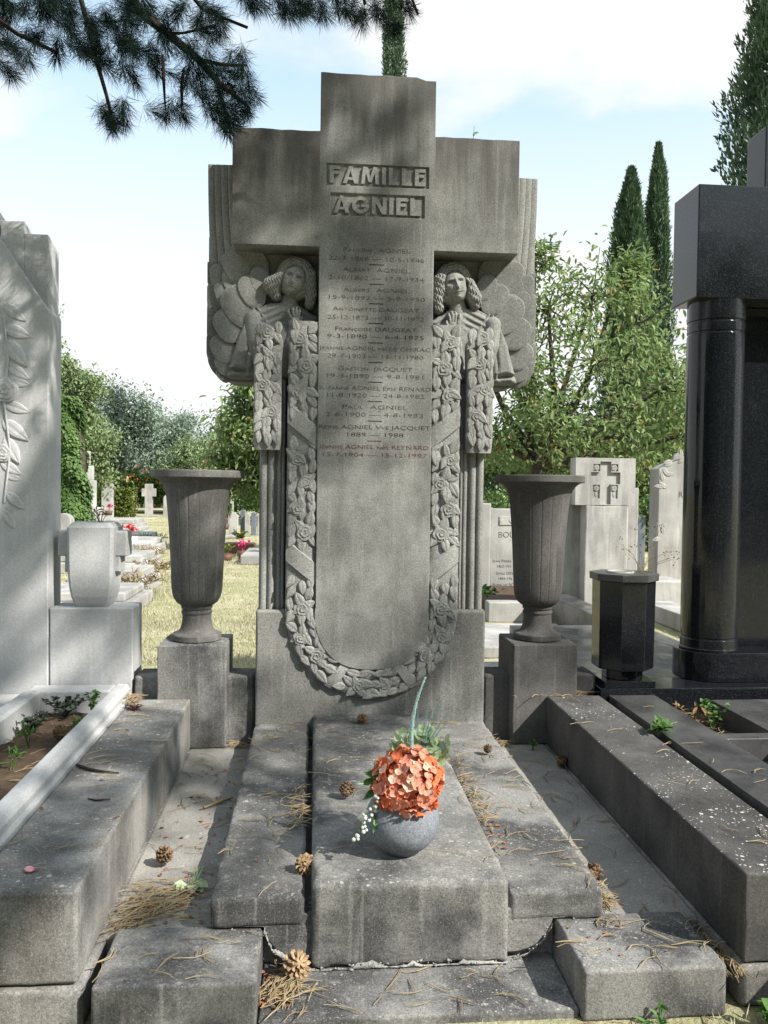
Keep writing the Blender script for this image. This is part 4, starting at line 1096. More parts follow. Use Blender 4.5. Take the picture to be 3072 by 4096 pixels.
# urn block and urn with square handles
ub = rbox('urn_block', (-1.588, -1.184, .084, .30, .02, .683), M['white'], None, r=.006, label='white stone block carrying the square urn', cat='pedestal')
un = thing('square_urn', 'white tapered square urn with blocky cross-shaped handles on the white block', 'urn', (-1.395, .185, .683))
def loft(name, secs, mat, parent, cap=True):
    """rectangular sections with chamfered corners: (z, hx, hy, ch)"""
    V, F = [], []
    for z, hx, hy, ch in secs:
        V += [(UXC+a, UYC+b, z) for a, b in ((-hx+ch, -hy), (hx-ch, -hy), (hx, -hy+ch), (hx, hy-ch), (hx-ch, hy), (-hx+ch, hy), (-hx, hy-ch), (-hx, -hy+ch))]
    n_ = len(secs)
    for i in range(n_-1):
        for j in range(8): F.append([i*8+j, i*8+(j+1) % 8, (i+1)*8+(j+1) % 8, (i+1)*8+j])
    F.append(list(range(7, -1, -1))); F.append([(n_-1)*8+j for j in range(8)])
    return solid(name, V, F, mat, parent)
UXC, UYC = -1.395, .195
o_ = loft('urn_body', [(.684, .078, .076, .010), (.70, .085, .083, .011), (.735, .096, .094, .012), (.78, .104, .101, .013), (.84, .109, .106, .014), (.92, .112, .109, .015), (1.08, .114, .110, .015)], M['white'], un)
o_ = loft('urn_lip', [(1.0801, .113, .109, .015), (1.084, .108, .104, .016), (1.104, .094, .090, .016), (1.105, .082, .078, .014), (1.085, .078, .074, .014)], M['white'], un)
for sg in (-1, 1):
    a, b = sorted((UXC+sg*.105, UXC+sg*.168)); rbox('handle', (a, b, UYC-.06, UYC+.06, .935, 1.062), M['white'], un, r=.005)
    a, b = sorted((UXC+sg*.100, UXC+sg*.135)); rbox('handle', (a, b, UYC-.055, UYC+.055, .855, .94), M['white'], un, r=.005)
# planter kerb with soil
pk = thing('planter_kerb', 'narrow white stone planter frame with moulded edge beside the left kerb', 'planter', (-1.42, -.9, GZ))
def moulded(name, x0, x1, y0, y1, prof, parent):
    V = []
    for y in (y0, y1):
        for px, pz in prof: V.append((px, y, pz))
    n_ = len(prof); F = [[i, i+1, n_+i+1, n_+i] for i in range(n_-1)]+[[n_-1, 0, n_, 2*n_-1]]+[list(range(n_))[::-1], list(range(n_, 2*n_))]
    return add_bevel(solid(name, V, F, M['white'], parent), .003, 2, 20)
pr = [(-1.178, GZ), (-1.178, .255), (-1.192, .262), (-1.192, .285), (-1.208, .306), (-1.252, .310), (-1.258, .303), (-1.258, GZ)]
moulded('kerb_bar', 0, 0, -2.6, .075, pr, pk)
pl = [(-1.655, GZ), (-1.655, .31), (-1.600, .31), (-1.585, .30), (-1.585, GZ)][::-1]
moulded('kerb_bar', 0, 0, -2.6, -.05, [(x, z) for x, z in pl], pk)
rbox('kerb_bar', (-1.655, -1.262, -.048, .076, GZ, .304), M['white'], pk, r=.008)
V, F = rbox_data(-1.583, -1.260, -2.58, -.05, .05, .20, r=.02, step=.03); V[:, 2] += np.where(V[:, 2] > .17, .012*vnoise(V, 14)+.006*vnoise(V, 47)+.006, 0)
solid('planter_soil', V, F, M['soil'], None, True, kind='structure')
# the big white grave frame at the far left
wf = thing('white_grave_frame', 'pale stone grave frame with cut corners below the white stele', 'grave frame', (-2.3, -1, GZ))
rbox('frame_bar', (-1.90, -1.662, -2.6, .07, GZ, .235), M['white'], wf, r=.01)
rbox('frame_bar', (-2.85, -1.66, -.24, .075, GZ, .262), M['white'], wf, r=.01)
V, F = prism([(0, 0), (1, 0), (1, 1), (0, 1)], 0, 1)
V = [(-1.90, -.24, GZ), (-1.90, -.44, GZ), (-2.10, -.24, GZ), (-1.90, -.24, .248), (-1.90, -.44, .248), (-2.10, -.24, .248)]
solid('cut_corner', V, [[2, 1, 0], [3, 4, 5], [0, 1, 4, 3], [1, 2, 5, 4], [2, 0, 3, 5]], M['white'], wf)
rbox('inner_slab', (-2.85, -1.905, -2.6, -.245, GZ, .17), M['bg'], wf, r=.006)

# plants: small helper
def plant(name, lab, cat, loc, n, L, W, spread, mat, stems=3, h=.1, up=.6, group=None):
    t = thing(name, lab, cat, loc, group); Pn, Dn = [], []
    for q in range(stems):
        a = random.uniform(0, 6.28); tip = np.array(loc)+np.array([spread*math.cos(a)*random.uniform(.2, 1), spread*math.sin(a)*random.uniform(.2, 1), h*random.uniform(.6, 1)])
        mid = (np.array(loc)+tip)/2+np.array([0, 0, h*.15])
        V, F = tube([loc, mid, tip], [.0022, .0018, .001], 5); solid('stem', V, F, M[mat], t, True)
        for k in range(n//stems):
            s = random.uniform(.25, 1); p = np.array(loc)*(1-s)+tip*s+np.array([0, 0, h*.15*math.sin(PI*s)])
            d = sphere_dirs(1)[0]; d[2] = abs(d[2])*up; Pn.append(p); Dn.append(d)
    n_ = len(Pn); V, F = leaves(np.array(Pn), np.array(Dn), rng.uniform(.7, 1.15, n_)*L, rng.uniform(.8, 1.1, n_)*W, .2, np.stack([rng.normal(0, .4, n_), rng.normal(0, .4, n_), np.ones(n_)], 1))
    solid('foliage', V, F, M[mat], t, True)
    return t
plant('sedum', 'dark purple-green sedum at the back of the planter', 'plant', (-1.44, -.16, .205), 160, .022, .020, .12, 'darkweed', 16, .09)
plant('sedum', 'dark leafy mat in the middle of the planter', 'plant', (-1.50, -.40, .205), 140, .024, .018, .11, 'darkweed', 14, .07)
plant('weed', 'tall pale green columbine weed at the back of the planter', 'plant', (-1.315, -.17, .205), 40, .024, .022, .045, 'weed', 6, .14)
plant('weed', 'small bright grass weed in the planter beside the dark mat', 'plant', (-1.45, -.62, .205), 12, .06, .011, .04, 'weed', 4, .09, 1.5)
plant('weed', 'thin grassy weed near the front of the planter', 'plant', (-1.42, -.88, .205), 12, .06, .010, .04, 'weed', 4, .07, 1.5)
plant('weed', 'low green tuft by the inner kerb at the planter back', 'plant', (-1.33, -.33, .205), 26, .05, .010, .06, 'weed', 5, .04, .8)
plant('weed', 'small seedling among stones at the planter front', 'plant', (-1.46, -1.25, .205), 16, .03, .02, .03, 'weed', 4, .04)
for (x, y, r, lab) in ((-1.47, -1.12, .024, 'round tan stone in the planter soil near the kerb'), (-1.53, -1.02, .016, 'small tan stone left of the round stone in the planter')):
    bm = bmesh.new(); bmesh.ops.create_icosphere(bm, subdivisions=2, radius=r)
    V = np.array([v.co for v in bm.verts]); F = np.array([[v.index for v in f.verts] for f in bm.faces]); bm.free()
    V = V*(1+.15*vnoise(V, 60)[:, None])*[1, 1, .7]+[x, y, .215]
    solid('stone', V, F, simple('tan_stone_'+str(len(lab)), (.32, .24, .15), .8, .2, var=.3), None, True, label=lab, cat='stone')
# dry cluster on the kerb end
Pn = np.array([(-1.115+rng.normal(0, .012), -.19+rng.normal(0, .012), .252+abs(rng.normal(0, .008))) for q in range(70)]); Dn = sphere_dirs(70)*[1, 1, .35]
V, F = blades(Pn, Dn, rng.uniform(.02, .05, 70), .006); solid('dry_flower_head', V, F, simple('dark_dry_flower', (.09, .035, .03), .8, .1, var=.4), None, label='dark dried flower head at the back of the left kerb', cat='dried flower')

# ================================================================== BLACK TOMB ON THE RIGHT
bt = thing('black_granite_tomb', 'polished black granite monument with round column and heavy lintel at right', 'gravestone', (2.4, .2, GZ))
rbox('plinth', (1.176, 3.6, .004, .245, GZ, .282), M['black'], bt, r=.003, wear=0)
# column base with a rounded end
be = [(3.6, .115), (1.87, .115)]
pts = [(1.87+.175*math.cos(a), .29+.175*math.sin(a)) for a in np.linspace(-PI/2, -3*PI/2, 20)]
outl = [(3.6, .115)]+pts+[(3.6, .465)]
V = [(x, y, .2825) for x, y in outl]+[(x, y, .438) for x, y in outl]; n_ = len(outl)
F = [list(range(n_))[::-1], list(range(n_, 2*n_))]+[[i, (i+1) % n_, (i+1) % n_+n_, i+n_] for i in range(n_)]
F = [f[::-1] for f in F]
add_bevel(solid('column_base', V, F, M['black'], bt), .004, 2, 40)
prf = [(0, .438), (.152, .439), (.154, .444), (.154, .452), (.149, .455), (.149, .50), (.1455, .503), (.1455, .512), (.149, .515), (.149, .80), (.149, 1.6), (.1485, 2.14), (.144, 2.143), (.144, 2.152), (.1485, 2.155), (.1485, 2.20), (.144, 2.203), (.144, 2.212), (.150, 2.215), (.150, 2.318)]
V, F = lathe(prf, 64, 1.872, .268); add_bevel(solid('column', V, F, M['black'], bt), .0012, 2, 30)
rbox('lintel', (1.692, 3.6, .125, .425, 2.318, 2.905), M['black'], bt, r=.004, wear=0)
rbox('back_wall', (2.045, 3.6, .34, .44, .4385, 2.317), M['black'], bt, r=.003, wear=0)
rbox('crest', (2.085, 3.6, .19, .38, 2.906, 3.25), M['black'], bt, r=.004, wear=0)
# dusty granite strips round the planting holes
bf = thing('granite_grave_frame', 'dusty black granite frame with planting holes beside the right kerb', 'grave frame', (1.6, -.9, GZ))
rbox('strip', (1.218, 1.458, -2.3, -.002, GZ, .250), M['blackdust'], bf, r=.003, wear=0)
rbox('strip', (1.71, 2.6, -2.3, -.10, GZ, .248), M['blackdust'], bf, r=.003, wear=0)
rbox('crossbar', (1.461, 1.707, -.74, -.66, GZ, .246), M['blackdust'], bf, r=.003, wear=0)
V, F = rbox_data(1.46, 1.708, -2.2, -.01, .0, .15, r=.02, step=.03); V[:, 2] += np.where(V[:, 2] > .13, .012*vnoise(V, 14)+.006*vnoise(V, 47), 0)
solid('grave_soil', V, F, M['soil'], None, True, kind='structure')
plant('weed', 'pale green weed in the soil below the black column', 'plant', (1.62, -.30, .15), 60, .026, .024, .10, 'weed', 7, .15)
plant('dry_weed', 'curled brown dry weed in the soil below the black column', 'plant', (1.56, -.26, .15), 46, .045, .016, .14, 'dryweed', 8, .12)
plant('weed', 'bright green weed sprouting from the gap beside the granite strip', 'plant', (1.195, -.66, .235), 30, .045, .032, .06, 'weed', 5, .07)
plant('weed', 'tiny weed at the foot of the right vase pedestal', 'plant', (.80, -.10, .002), 18, .026, .018, .03, 'weed', 4, .05)
plant('weed', 'green weed at the ground in front of the right footing', 'plant', (.93, -2.06, GZ), 36, .04, .03, .07, 'weed', 6, .07)
plant('weed', 'grassy weed at the ground before the right corner block', 'plant', (.62, -2.05, GZ), 20, .04, .014, .07, 'weed', 6, .05)
# octagonal vase
oc = thing('octagonal_vase', 'black granite octagonal vase holding dry weeds beside the black tomb', 'vase', (1.318, .13, .2825))
OX, OY = 1.332, .125
def octa(name, secs, mat, parent, bev=.003):
    V, F = [], []; n_ = len(secs)
    for z, r in secs:
        for j in range(8): a = PI/8+j*PI/4; V.append((OX+r*math.cos(a), OY+r*math.sin(a), z))
    for i in range(n_-1):
        for j in range(8): F.append([i*8+j, i*8+(j+1) % 8, (i+1)*8+(j+1) % 8, (i+1)*8+j])
    F.append(list(range(7, -1, -1))); F.append([(n_-1)*8+j for j in range(8)])
    return add_bevel(solid(name, V, F, mat, parent), bev, 1, 20)
rbox('foot_plate', (OX-.135, OX+.135, OY-.118, OY+.118, .283, .318), M['black'], oc, r=.003, wear=0)
octa('stem', [(.318, .105), (.372, .105)], M['black'], oc)
octa('body', [(.372, .152), (.376, .158), (.83, .162)], M['black'], oc)
octa('rim', [(.83, .176), (.868, .178)], M['blackdust'], oc)
V, F = lathe([(.070, .868), (.070, .876), (.062, .876), (.060, .80), (0, .80)], 32, OX-.02, OY); solid('liner', V, F, M['zinc'], oc, True)
for q in range(9):
    a = random.uniform(-.6, 3.6); bx, by = OX+.09+random.uniform(-.03, .03), OY+random.uniform(-.05, .05)
    tip = (bx+random.uniform(-.16, .17), by+random.uniform(-.08, .08), .87+random.uniform(.07, .24))
    V, F = tube([(bx, by, .866), ((bx+tip[0])/2+.01, by, .87+(tip[2]-.87)*.6), tip], [.0016, .0012, .0007], 4)
    dw = solid('dry_stem', V, F, M['dryweed'], oc)
    n_ = 9; Pn = np.array(tip)+rng.normal(scale=.018, size=(n_, 3)); V, F = blades(Pn, sphere_dirs(n_), .012, .008); solid('seed_head', V, F, M['dryweed'], dw)

# ================================================================== GRAVES BEHIND
# pale paving behind the coping walls
rbox('paving', (.60, 1.16, .30, 1.55, GZ, .10), M['bg'], None, r=.006, kind='structure')
rbox('paving', (1.20, 1.86, .25, 2.1, GZ, .262), M['blackdust'], None, r=.006, kind='structure')
rbox('paving', (1.87, 2.10, .47, 2.1, GZ, .255), M['blackdust'], None, r=.006, kind='structure')
rbox('paving', (.60, 2.1, 2.7, 3.9, GZ, -.02), M['bg'], None, r=.01, kind='structure')
rbox('grave_kerb', (2.12, 2.34, .6, 5.0, GZ, .22), M['blackdust'], None, r=.006, label='low dark stone kerb running back behind the black column', cat='kerb')
# cross stele far right
cs = thing('cross_stele', 'pale stone stele with square cross head and small sunken cross behind the right vase', 'gravestone', (2.7, 4.35, GZ))
rbox('shoulder', (2.25, 3.12, 4.40, 4.62, GZ, 1.335), M['bg'], cs, r=.012, step=.08)
rbox('shaft', (2.485, 2.942, 4.22, 4.399, GZ, 1.15), M['bg'], cs, r=.012, step=.08)
def cdep(x, z):
    if abs(x-2.69) > .316 or not (1.151 < z < 1.637): return None
    if (abs(x-2.69) < .058 and 1.16 < z < 1.60) or (abs(x-2.69) < .155 and 1.37 < z < 1.49): return 4.245
    for cx_ in (2.595, 2.785):
        if abs(x-cx_) < .036 and (1.50 < z < 1.575 or 1.22 < z < 1.36): return 4.232
    return 4.218
xs = sorted([2.374, 2.535, 2.559, 2.631, 2.632, 2.748, 2.749, 2.821, 2.845, 3.006]); zs = sorted([1.151, 1.16, 1.22, 1.36, 1.37, 1.49, 1.50, 1.575, 1.60, 1.637])
V, F = cells('h', xs, zs, cdep, 4.40, None, None); hd = solid('cross_head', V, F, M['bg'], cs)
RB = ROSES[1].copy(); RB.materials.clear(); RB.materials.append(M['bg'])
LB = LEAF.copy(); LB.materials.clear(); LB.materials.append(M['bg'])
for (x, z) in ((2.595, 1.537), (2.785, 1.537), (2.595, 1.325), (2.785, 1.325)): place('rose', RB, None, hd, (x, 4.234, z), None, (.032, .03, .032))
for (x, z) in ((2.595, 1.29), (2.785, 1.29)): place('leaf', LB, None, hd, (x, 4.234, z), None, (.06, .03, .06))
# inscribed stele half hidden by the vase
bo = thing('inscribed_stele', 'pale inscribed stele half hidden between the cross pedestal and right vase', 'gravestone', (2.35, 6.6, GZ))
rbox('stele', (1.98, 2.95, 6.5, 6.75, GZ, 1.05), M['bg'], bo, r=.012, step=.08)
rbox('end_post', (1.80, 1.979, 6.44, 6.76, GZ, 1.12), M['bg'], bo, r=.012, step=.08)
rbox('frieze', (2.10, 2.75, 6.488, 6.499, .84, .95), M['bg'], bo, r=.004)
for q in range(6): place('leaf', LB, None, bo, (2.14+q*.09, 6.49, .93), (0, -.9*(q % 2)+.4, 0), (.09, .03, .09))
for tx, sz, cx_, z in (('BOU', .11, 2.20, .68), ('Jean Pierre B', .056, 2.17, .34), ('1862-193', .05, 2.17, .27), ('Emile DEV', .056, 2.19, .18), ('1884-196', .05, 2.19, .11), ('Blanche BOU', .056, 2.19, .03), ('VVE Emile DEV', .054, 2.20, -.03), ('1894-198', .05, 2.20, -.09)):
    text('engraved_line', tx, sz, cx_, z+.03, 6.4985, M['ink'], bo)
rbox('planter_kerb', (1.56, 3.0, 4.55, 4.75, GZ, .10), M['bg'], None, r=.01, label='low pale kerb with leaf frieze in front of the half hidden stele', cat='kerb')
plant('weed', 'bright green weeds trailing over the low frieze kerb', 'plant', (1.62, 4.9, .1), 60, .07, .05, .22, 'weed', 8, .10)
rbox('grave_bed', (1.6, 3.0, 4.8, 6.4, GZ, .06), M['soil'], None, r=.01, kind='structure')
# arched stele
ar = thing('arched_stele', 'pale round-topped stele with carved leaves beside the black column', 'gravestone', (4.75, 6.4, GZ))
ol = [(4.10, GZ), (5.4, GZ), (5.4, 1.59)]+[(4.75-.65*q_, 1.59+.19*(1-q_*q_)) for q_ in np.linspace(-.95, .95, 15)]+[(4.10, 1.59)]
V, F = prism(ol, 6.2, 6.5); add_bevel(solid('stele', V, F, M['bg'], ar), .012, 2, 40)
for q in range(18):
    a = random.uniform(.9, PI-.05); place('leaf', LB, None, ar, (4.75+.60*math.cos(a), 6.205, 1.58+.19*math.sin(a)), (0, random.uniform(0, 6), 0), (.13, .06, .13))
for q in range(7): place('leaf', LB, None, ar, (4.17+random.uniform(-.03, .04), 6.205, random.uniform(1.32, 1.55) if q < 4 else random.uniform(.62, .9)), (0, random.uniform(0, 6), 0), (.13, .06, .13))
text('engraved_line', 'FAMILLE', .10, 4.70, 1.38, 6.1985, M['ink'], ar); text('engraved_line', 'RENAULT', .11, 4.60, 1.26, 6.1985, M['ink'], ar)
rbox('grave_kerb', (3.55, 3.95, 5.0, 5.6, GZ, .28), M['bg'], None, r=.01, label='pale kerb end block in front of the round-topped stele', cat='kerb')
rbox('grave_kerb', (3.40, 3.75, 2.6, 4.99, GZ, .06), M['bg'], None, r=.01, label='long pale kerb leading to the round-topped stele', cat='kerb')
def stone_slab(lab, x, y, w, h, top='flat', mat='bgdark', d=.14, name='headstone', group='headstones in the background'):
    if top == 'flat': ol = [(x-w/2, GZ), (x+w/2, GZ), (x+w/2, GZ+h), (x-w/2, GZ+h)]
    elif top == 'arch': ol = [(x-w/2, GZ), (x+w/2, GZ)]+[(x+w/2*math.cos(a), GZ+h-w*.4+w*.4*math.sin(a)) for a in np.linspace(0, PI, 13)]
    elif top == 'slope': ol = [(x-w/2, GZ), (x+w/2, GZ), (x+w/2, GZ+h*.93), (x+w*.2, GZ+h), (x-w/2, GZ+h*.96)]
    elif top == 'wave': ol = [(x-w/2, GZ), (x+w/2, GZ)]+[(x+w/2-w*k/10, GZ+h-.06*h*(1-math.cos(k/10*2*PI))*.5-(.05*h*k/10)) for k in range(11)]
    elif top == 'cross':
        a = w*.27; ol = [(x-a, GZ), (x+a, GZ), (x+a, GZ+h*.62), (x+w/2, GZ+h*.62), (x+w/2, GZ+h*.86), (x+a, GZ+h*.86), (x+a, GZ+h), (x-a, GZ+h), (x-a, GZ+h*.86), (x-w/2, GZ+h*.86), (x-w/2, GZ+h*.62), (x-a, GZ+h*.62)]
    V, F = prism(ol, y, y+d)
    return add_bevel(solid(name, V, F, M[mat], None, label=lab, cat='gravestone', group=group), .012, 2, 35)
stone_slab('dark headstone with wavy top between the pale cross stele and arched stele', 5.15, 10.0, .7, 1.0, 'wave', 'bgdark')
plant('pink_flowers', 'pink flowers beside the white oval between the two pale steles', 'flowers', (4.35, 7.9, .25), 70, .05, .05, .14, 'pink', 8, .45)
bm = bmesh.new(); bmesh.ops.create_uvsphere(bm, u_segments=16, v_segments=10, radius=1); V = np.array([v.co for v in bm.verts]); F = [[v.index for v in f.verts] for f in bm.faces]; bm.free()
solid('white_oval', V*[.09, .05, .20]+[4.28, 8.1, .52], F, M['bgwhite'], None, True, label='white oval ornament beside the pink flowers behind the kerb', cat='ornament')

# left-hand background row, along the grass path
stone_slab('far pale stone cross at the end of the grass path', -7.77, 34.0, .60, 1.50, 'cross', 'bg', .3)
stone_slab('far grey arched headstone right of the far pale cross', -6.95, 34.2, .36, 1.02, 'arch', 'bg', .2)
stone_slab('far white slab right behind the far pale cross', -7.38, 36.5, .36, .86, 'flat', 'bgwhite', .2)
stone_slab('far broad white slab left of the far pale cross', -10.0, 37.0, .75, .92, 'flat', 'bgwhite', .25)
stone_slab('far white slab peeping out at the vase edge', -6.55, 36.0, .34, .80, 'flat', 'bgwhite', .2)
wp = thing('white_pillar', 'tall white stepped pillar standing left of the square urn top', 'gravestone', (-7.75, 24, GZ), 'headstones in the background')
rbox('base', (-8.15, -7.42, 23.9, 24.4, GZ, .55), M['bgwhite'], wp, r=.02, step=.2); rbox('shaft', (-8.0, -7.55, 23.95, 24.3, .55, 1.45), M['bgwhite'], wp, r=.02, step=.2); rbox('cap', (-7.93, -7.62, 24.0, 24.25, 1.45, 1.92), M['bgwhite'], wp, r=.02, step=.2); rbox('finial', (-7.88, -7.72, 24.05, 24.2, 1.92, 2.42), M['bg'], wp, r=.03, step=.2)
stone_slab('white square pillar in front of the yellow-green shrub', -7.65, 26, .36, 1.46, 'flat', 'bgwhite', .34)
stone_slab('low white headstone beside the white square pillar', -8.05, 23.5, .4, .62, 'arch', 'bgwhite', .2)
stone_slab('small green-grey house-shaped headstone left of the square urn', -6.1, 15.5, .44, .75, 'arch', 'bg', .3)
stone_slab('grey-white sloped headstone right of the left vase', -2.56, 19.4, .24, .70, 'slope', 'bgwhite', .2, group='headstones right of the left vase')
stone_slab('narrow dark headstone behind the grey-white sloped one', -2.36, 20.0, .12, .75, 'flat', 'bgdark', .3, group='headstones right of the left vase')
stone_slab('pale oval headstone third right of the left vase', -2.21, 19.8, .14, .66, 'arch', 'bg', .2, group='headstones right of the left vase')
stone_slab('dark blue-grey pointed headstone nearest the cross edge', -2.06, 20.2, .14, .68, 'arch', 'bgdark', .25, group='headstones right of the left vase')
stone_slab('pale headstone half hidden at the cross column edge', -1.93, 20.6, .10, .6, 'flat', 'bg', .25, group='headstones right of the left vase')
stone_slab('tall pale post just right of the left vase rim', -3.05, 23.5, .16, 1.2, 'flat', 'bg', .24, group='headstones right of the left vase')
rbox('grave_plinth', (-2.78, -2.35, 18.6, 19.3, GZ, -.04), M['bg'], None, r=.02, step=.2, label='low grey plinth under the grey-white sloped headstone', cat='plinth')
rbox('grave_plinth', (-1.62, -.3, 11.0, 13.0, GZ, .06), M['bg'], None, r=.02, step=.2, label='low grey grave slab near the cross column edge', cat='grave')
def low_grave(lab, x0, x1, y0, y1, h, mat='bg'):
    t = thing('low_grave', lab, 'grave', ((x0+x1)/2, (y0+y1)/2, GZ), 'low graves along the path')
    rbox('kerb', (x0, x1, y0, y1, GZ, GZ+h*.6), M[mat], t, r=.015, step=.2)
    rbox('slab', (x0+.09, x1-.09, y0+.09, y1-.09, GZ+h*.6, GZ+h), M[mat], t, r=.015, step=.2)
low_grave('nearest low white stone grave behind the white block', -3.5, -2.25, 5.0, 6.2, .24, 'bg')
low_grave('low white grave with steps right of the urn foot', -3.5, -2.45, 6.9, 7.9, .30, 'bgwhite')
low_grave('low pale grave right of the urn handle', -4.5, -2.95, 9.3, 10.6, .30, 'bg')
low_grave('low pale grave with red potted flowers right of the urn', -4.9, -3.3, 11.2, 12.6, .34, 'bgwhite')
low_grave('brownish low grave behind the red potted flowers', -5.0, -3.55, 13.2, 14.6, .30, 'bg')
low_grave('far low grave beside the grass path', -5.6, -4.1, 15.6, 17.0, .28, 'bgwhite')
low_grave('farthest low grave near the white pillar', -6.6, -5.0, 18.5, 20.5, .26, 'bg')
low_grave('low grave with shrubs below the far broad white slab', -7.6, -5.9, 22.5, 24.5, .34, 'bg')
for (lab, x, y, z, mt, n_, nm) in (('red flowers in a white trough on the low pale grave', -3.72, 11.8, .32, 'redfl', 50, 'potted_flowers'), ('white potted flowers beside the path in the left background', -2.75, 8.7, -.02, 'whitefl', 70, 'potted_flowers'), ('bright pink flowers on the grass near the cross column', -1.70, 12.4, .02, 'pink', 60, 'potted_flowers'), ('pale yellow-green heather clump near the low grey plinth', -1.95, 11.8, .0, 'shrub', 70, 'potted_flowers'), ('orange flowers at the left vase edge before the headstones', -2.75, 19.0, .25, 'orange', 40, 'potted_flowers'), ('pink flowers behind the urn top by the white pillar', -6.6, 22.0, .5, 'pink', 40, 'potted_flowers'), ('rust red plant between the square urn and the white stele', -3.35, 6.9, .0, 'flake', 60, 'potted_flowers')):
    t = plant(nm, lab, 'flowers', (x, y, z), n_, .06, .055, .17, mt, 9, .22, group='potted flowers on the far graves')
    V, F = lathe([(0, z-.13), (.09, z-.13), (.12, z+.01), (.10, z+.01), (0, z)], 14, x, y); solid('pot', V, F, M['plastic' if mt in ('redfl',) else 'terracotta'], t, True)
V, F = rbox_data(-2.2, -1.55, 13.4, 14.0, GZ, .10, r=.02, step=.2); solid('planter_box', V, F, M['terracotta'], None, True, label='brown planter box on the grass behind the pink flowers', cat='planter')
plant('planter_plants', 'leafy plants growing in the brown planter box', 'plant', (-1.85, 13.7, .1), 70, .1, .06, .3, 'shrub', 8, .25)
# dry stuff in the open urn and vases
plant('dry_weed', 'dry brown weeds sticking out of the square white urn', 'plant', (-1.37, .19, 1.085), 24, .035, .008, .09, 'dryweed', 8, .10)
plant('dry_weed', 'tiny dry sprigs in the rim of the left fluted vase', 'plant', (-.86, .17, 1.36), 10, .02, .006, .05, 'dryweed', 4, .08)

# ================================================================== GRASS
def grass(regions):
    Vs, n0 = [], 0
    for (x0, x1, y0, y1, n_, h) in regions:
        x, y = rng.uniform(x0, x1, n_), rng.uniform(y0, y1, n_)
        P_ = np.stack([x, y, np.full(n_, GZ)], 1); D_ = np.stack([rng.normal(0, .45, n_), rng.normal(0, .45, n_), np.ones(n_)], 1)
        cl = .5+.7*np.clip(vnoise(P_, 2.3), -.5, 1)+.3*vnoise(P_, 7)
        Vs.append((P_, D_, h*np.clip(cl, .25, 1.4)*rng.uniform(.5, 1.2, n_), h*.07+np.zeros(n_)+.003))
    P_, D_, L_, W_ = [np.concatenate(q) for q in zip(*Vs)]
    V, F = blades(P_, D_, L_, W_)
    solid('dry_grass', V, F, M['drygrass'], None, label='short dry yellow-green grass of the cemetery path', cat='grass', kind='stuff')
grass([(-2.4, .2, .5, 6, 26000, .08), (-4.2, .2, 6, 14, 24000, .085), (-7, 1, 14, 34, 26000, .10), (-3.2, -2.2, 4.5, 8.5, 5000, .14), (2.1, 4.2, .6, 4, 2500, .06), (-1.2, 1.4, -2.3, -2.0, 900, .05)])

# ================================================================== TREES
def crown_tree(name, lab, base, trunk_top, clusters, leafn, L, W, mat, bark='bark_grey', droop=.3, r0=.16, group=None, twig=0, cat='tree'):
    t = thing(name, lab, cat, tuple(base), group)
    base = np.array(base, float); tt = np.array(trunk_top, float)
    segs = [tube([base, base*.6+tt*.4+rng.normal(0, .04, 3), tt], [r0, r0*.8, r0*.65], 9)]
    Ps, Ds = [], []
    for (c, rad) in clusters:
        c = np.array(c, float); mid = tt*.5+c*.5+np.array([rng.normal(0, .2), rng.normal(0, .2), -.1*abs(c[2]-tt[2])])
        segs.append(tube([tt, mid, c], [r0*.5, r0*.34, r0*.14], 6))
        nb = max(4, int(13*rad))
        for q in range(nb):
            d = sphere_dirs(1)[0]; e = c+d*rad*np.array([1, 1, .8])*rng.uniform(.7, 1.05)
            segs.append(tube([c, (c+e)/2+rng.normal(0, .06*rad, 3), e], [r0*.1, r0*.06, r0*.02], 4))
            m_ = int(leafn/len(clusters)/nb); s = rng.uniform(.25, 1.08, m_)
            sp = np.minimum(rad*.2, .3)
            P_ = c+(e-c)*s[:, None]+rng.normal(0, sp, (m_, 3)); D_ = rng.normal(0, 1, (m_, 3))+d*.7; D_[:, 2] -= droop*2
            Ps.append(P_); Ds.append(D_)
    V, F = join(segs); solid('trunk', V, F, M[bark], t, True)
    P_, D_ = np.concatenate(Ps), np.concatenate(Ds); n_ = len(P_)
    N_ = np.stack([rng.normal(0, .6, n_), rng.normal(0, .6, n_), np.ones(n_)], 1)
    V, F = leaves(P_, D_, rng.uniform(.55, 1.3, n_)*L, rng.uniform(.7, 1.15, n_)*W, .18, N_)
    solid('crown', V, F, M[mat], t)
    return t
# cherry tree right of the cross
cl = [((2.9, 8.8, 3.1), .75), ((2.6, 9.2, 2.2), .7), ((3.4, 9.0, 4.2), .85), ((3.2, 9.6, 5.1), .6), ((4.2, 9.2, 4.5), .9), ((4.0, 8.4, 3.3), .95), ((4.9, 9.0, 4.0), .9), ((5.1, 8.6, 2.9), .95), ((3.3, 8.3, 2.2), .8), ((4.4, 8.2, 2.2), .9), ((5.7, 9.3, 3.3), .9), ((5.6, 9.0, 2.2), .9), ((3.7, 9.8, 2.6), .9), ((6.2, 9.6, 2.8), .8), ((2.3, 9.4, 3.7), .5), ((4.8, 9.6, 4.9), .55), ((2.9, 9.6, 5.5), .42), ((5.0, 10.2, 1.7), 1.0), ((3.6, 10.2, 1.6), .9), ((6.2, 10.2, 1.7), .9)]
crown_tree('cherry_tree', 'leafy green cherry tree growing right of the stone cross', (3.0, 9.3, GZ), (3.35, 9.2, 1.75), cl, 13500, .125, .050, 'cherry', r0=.15)
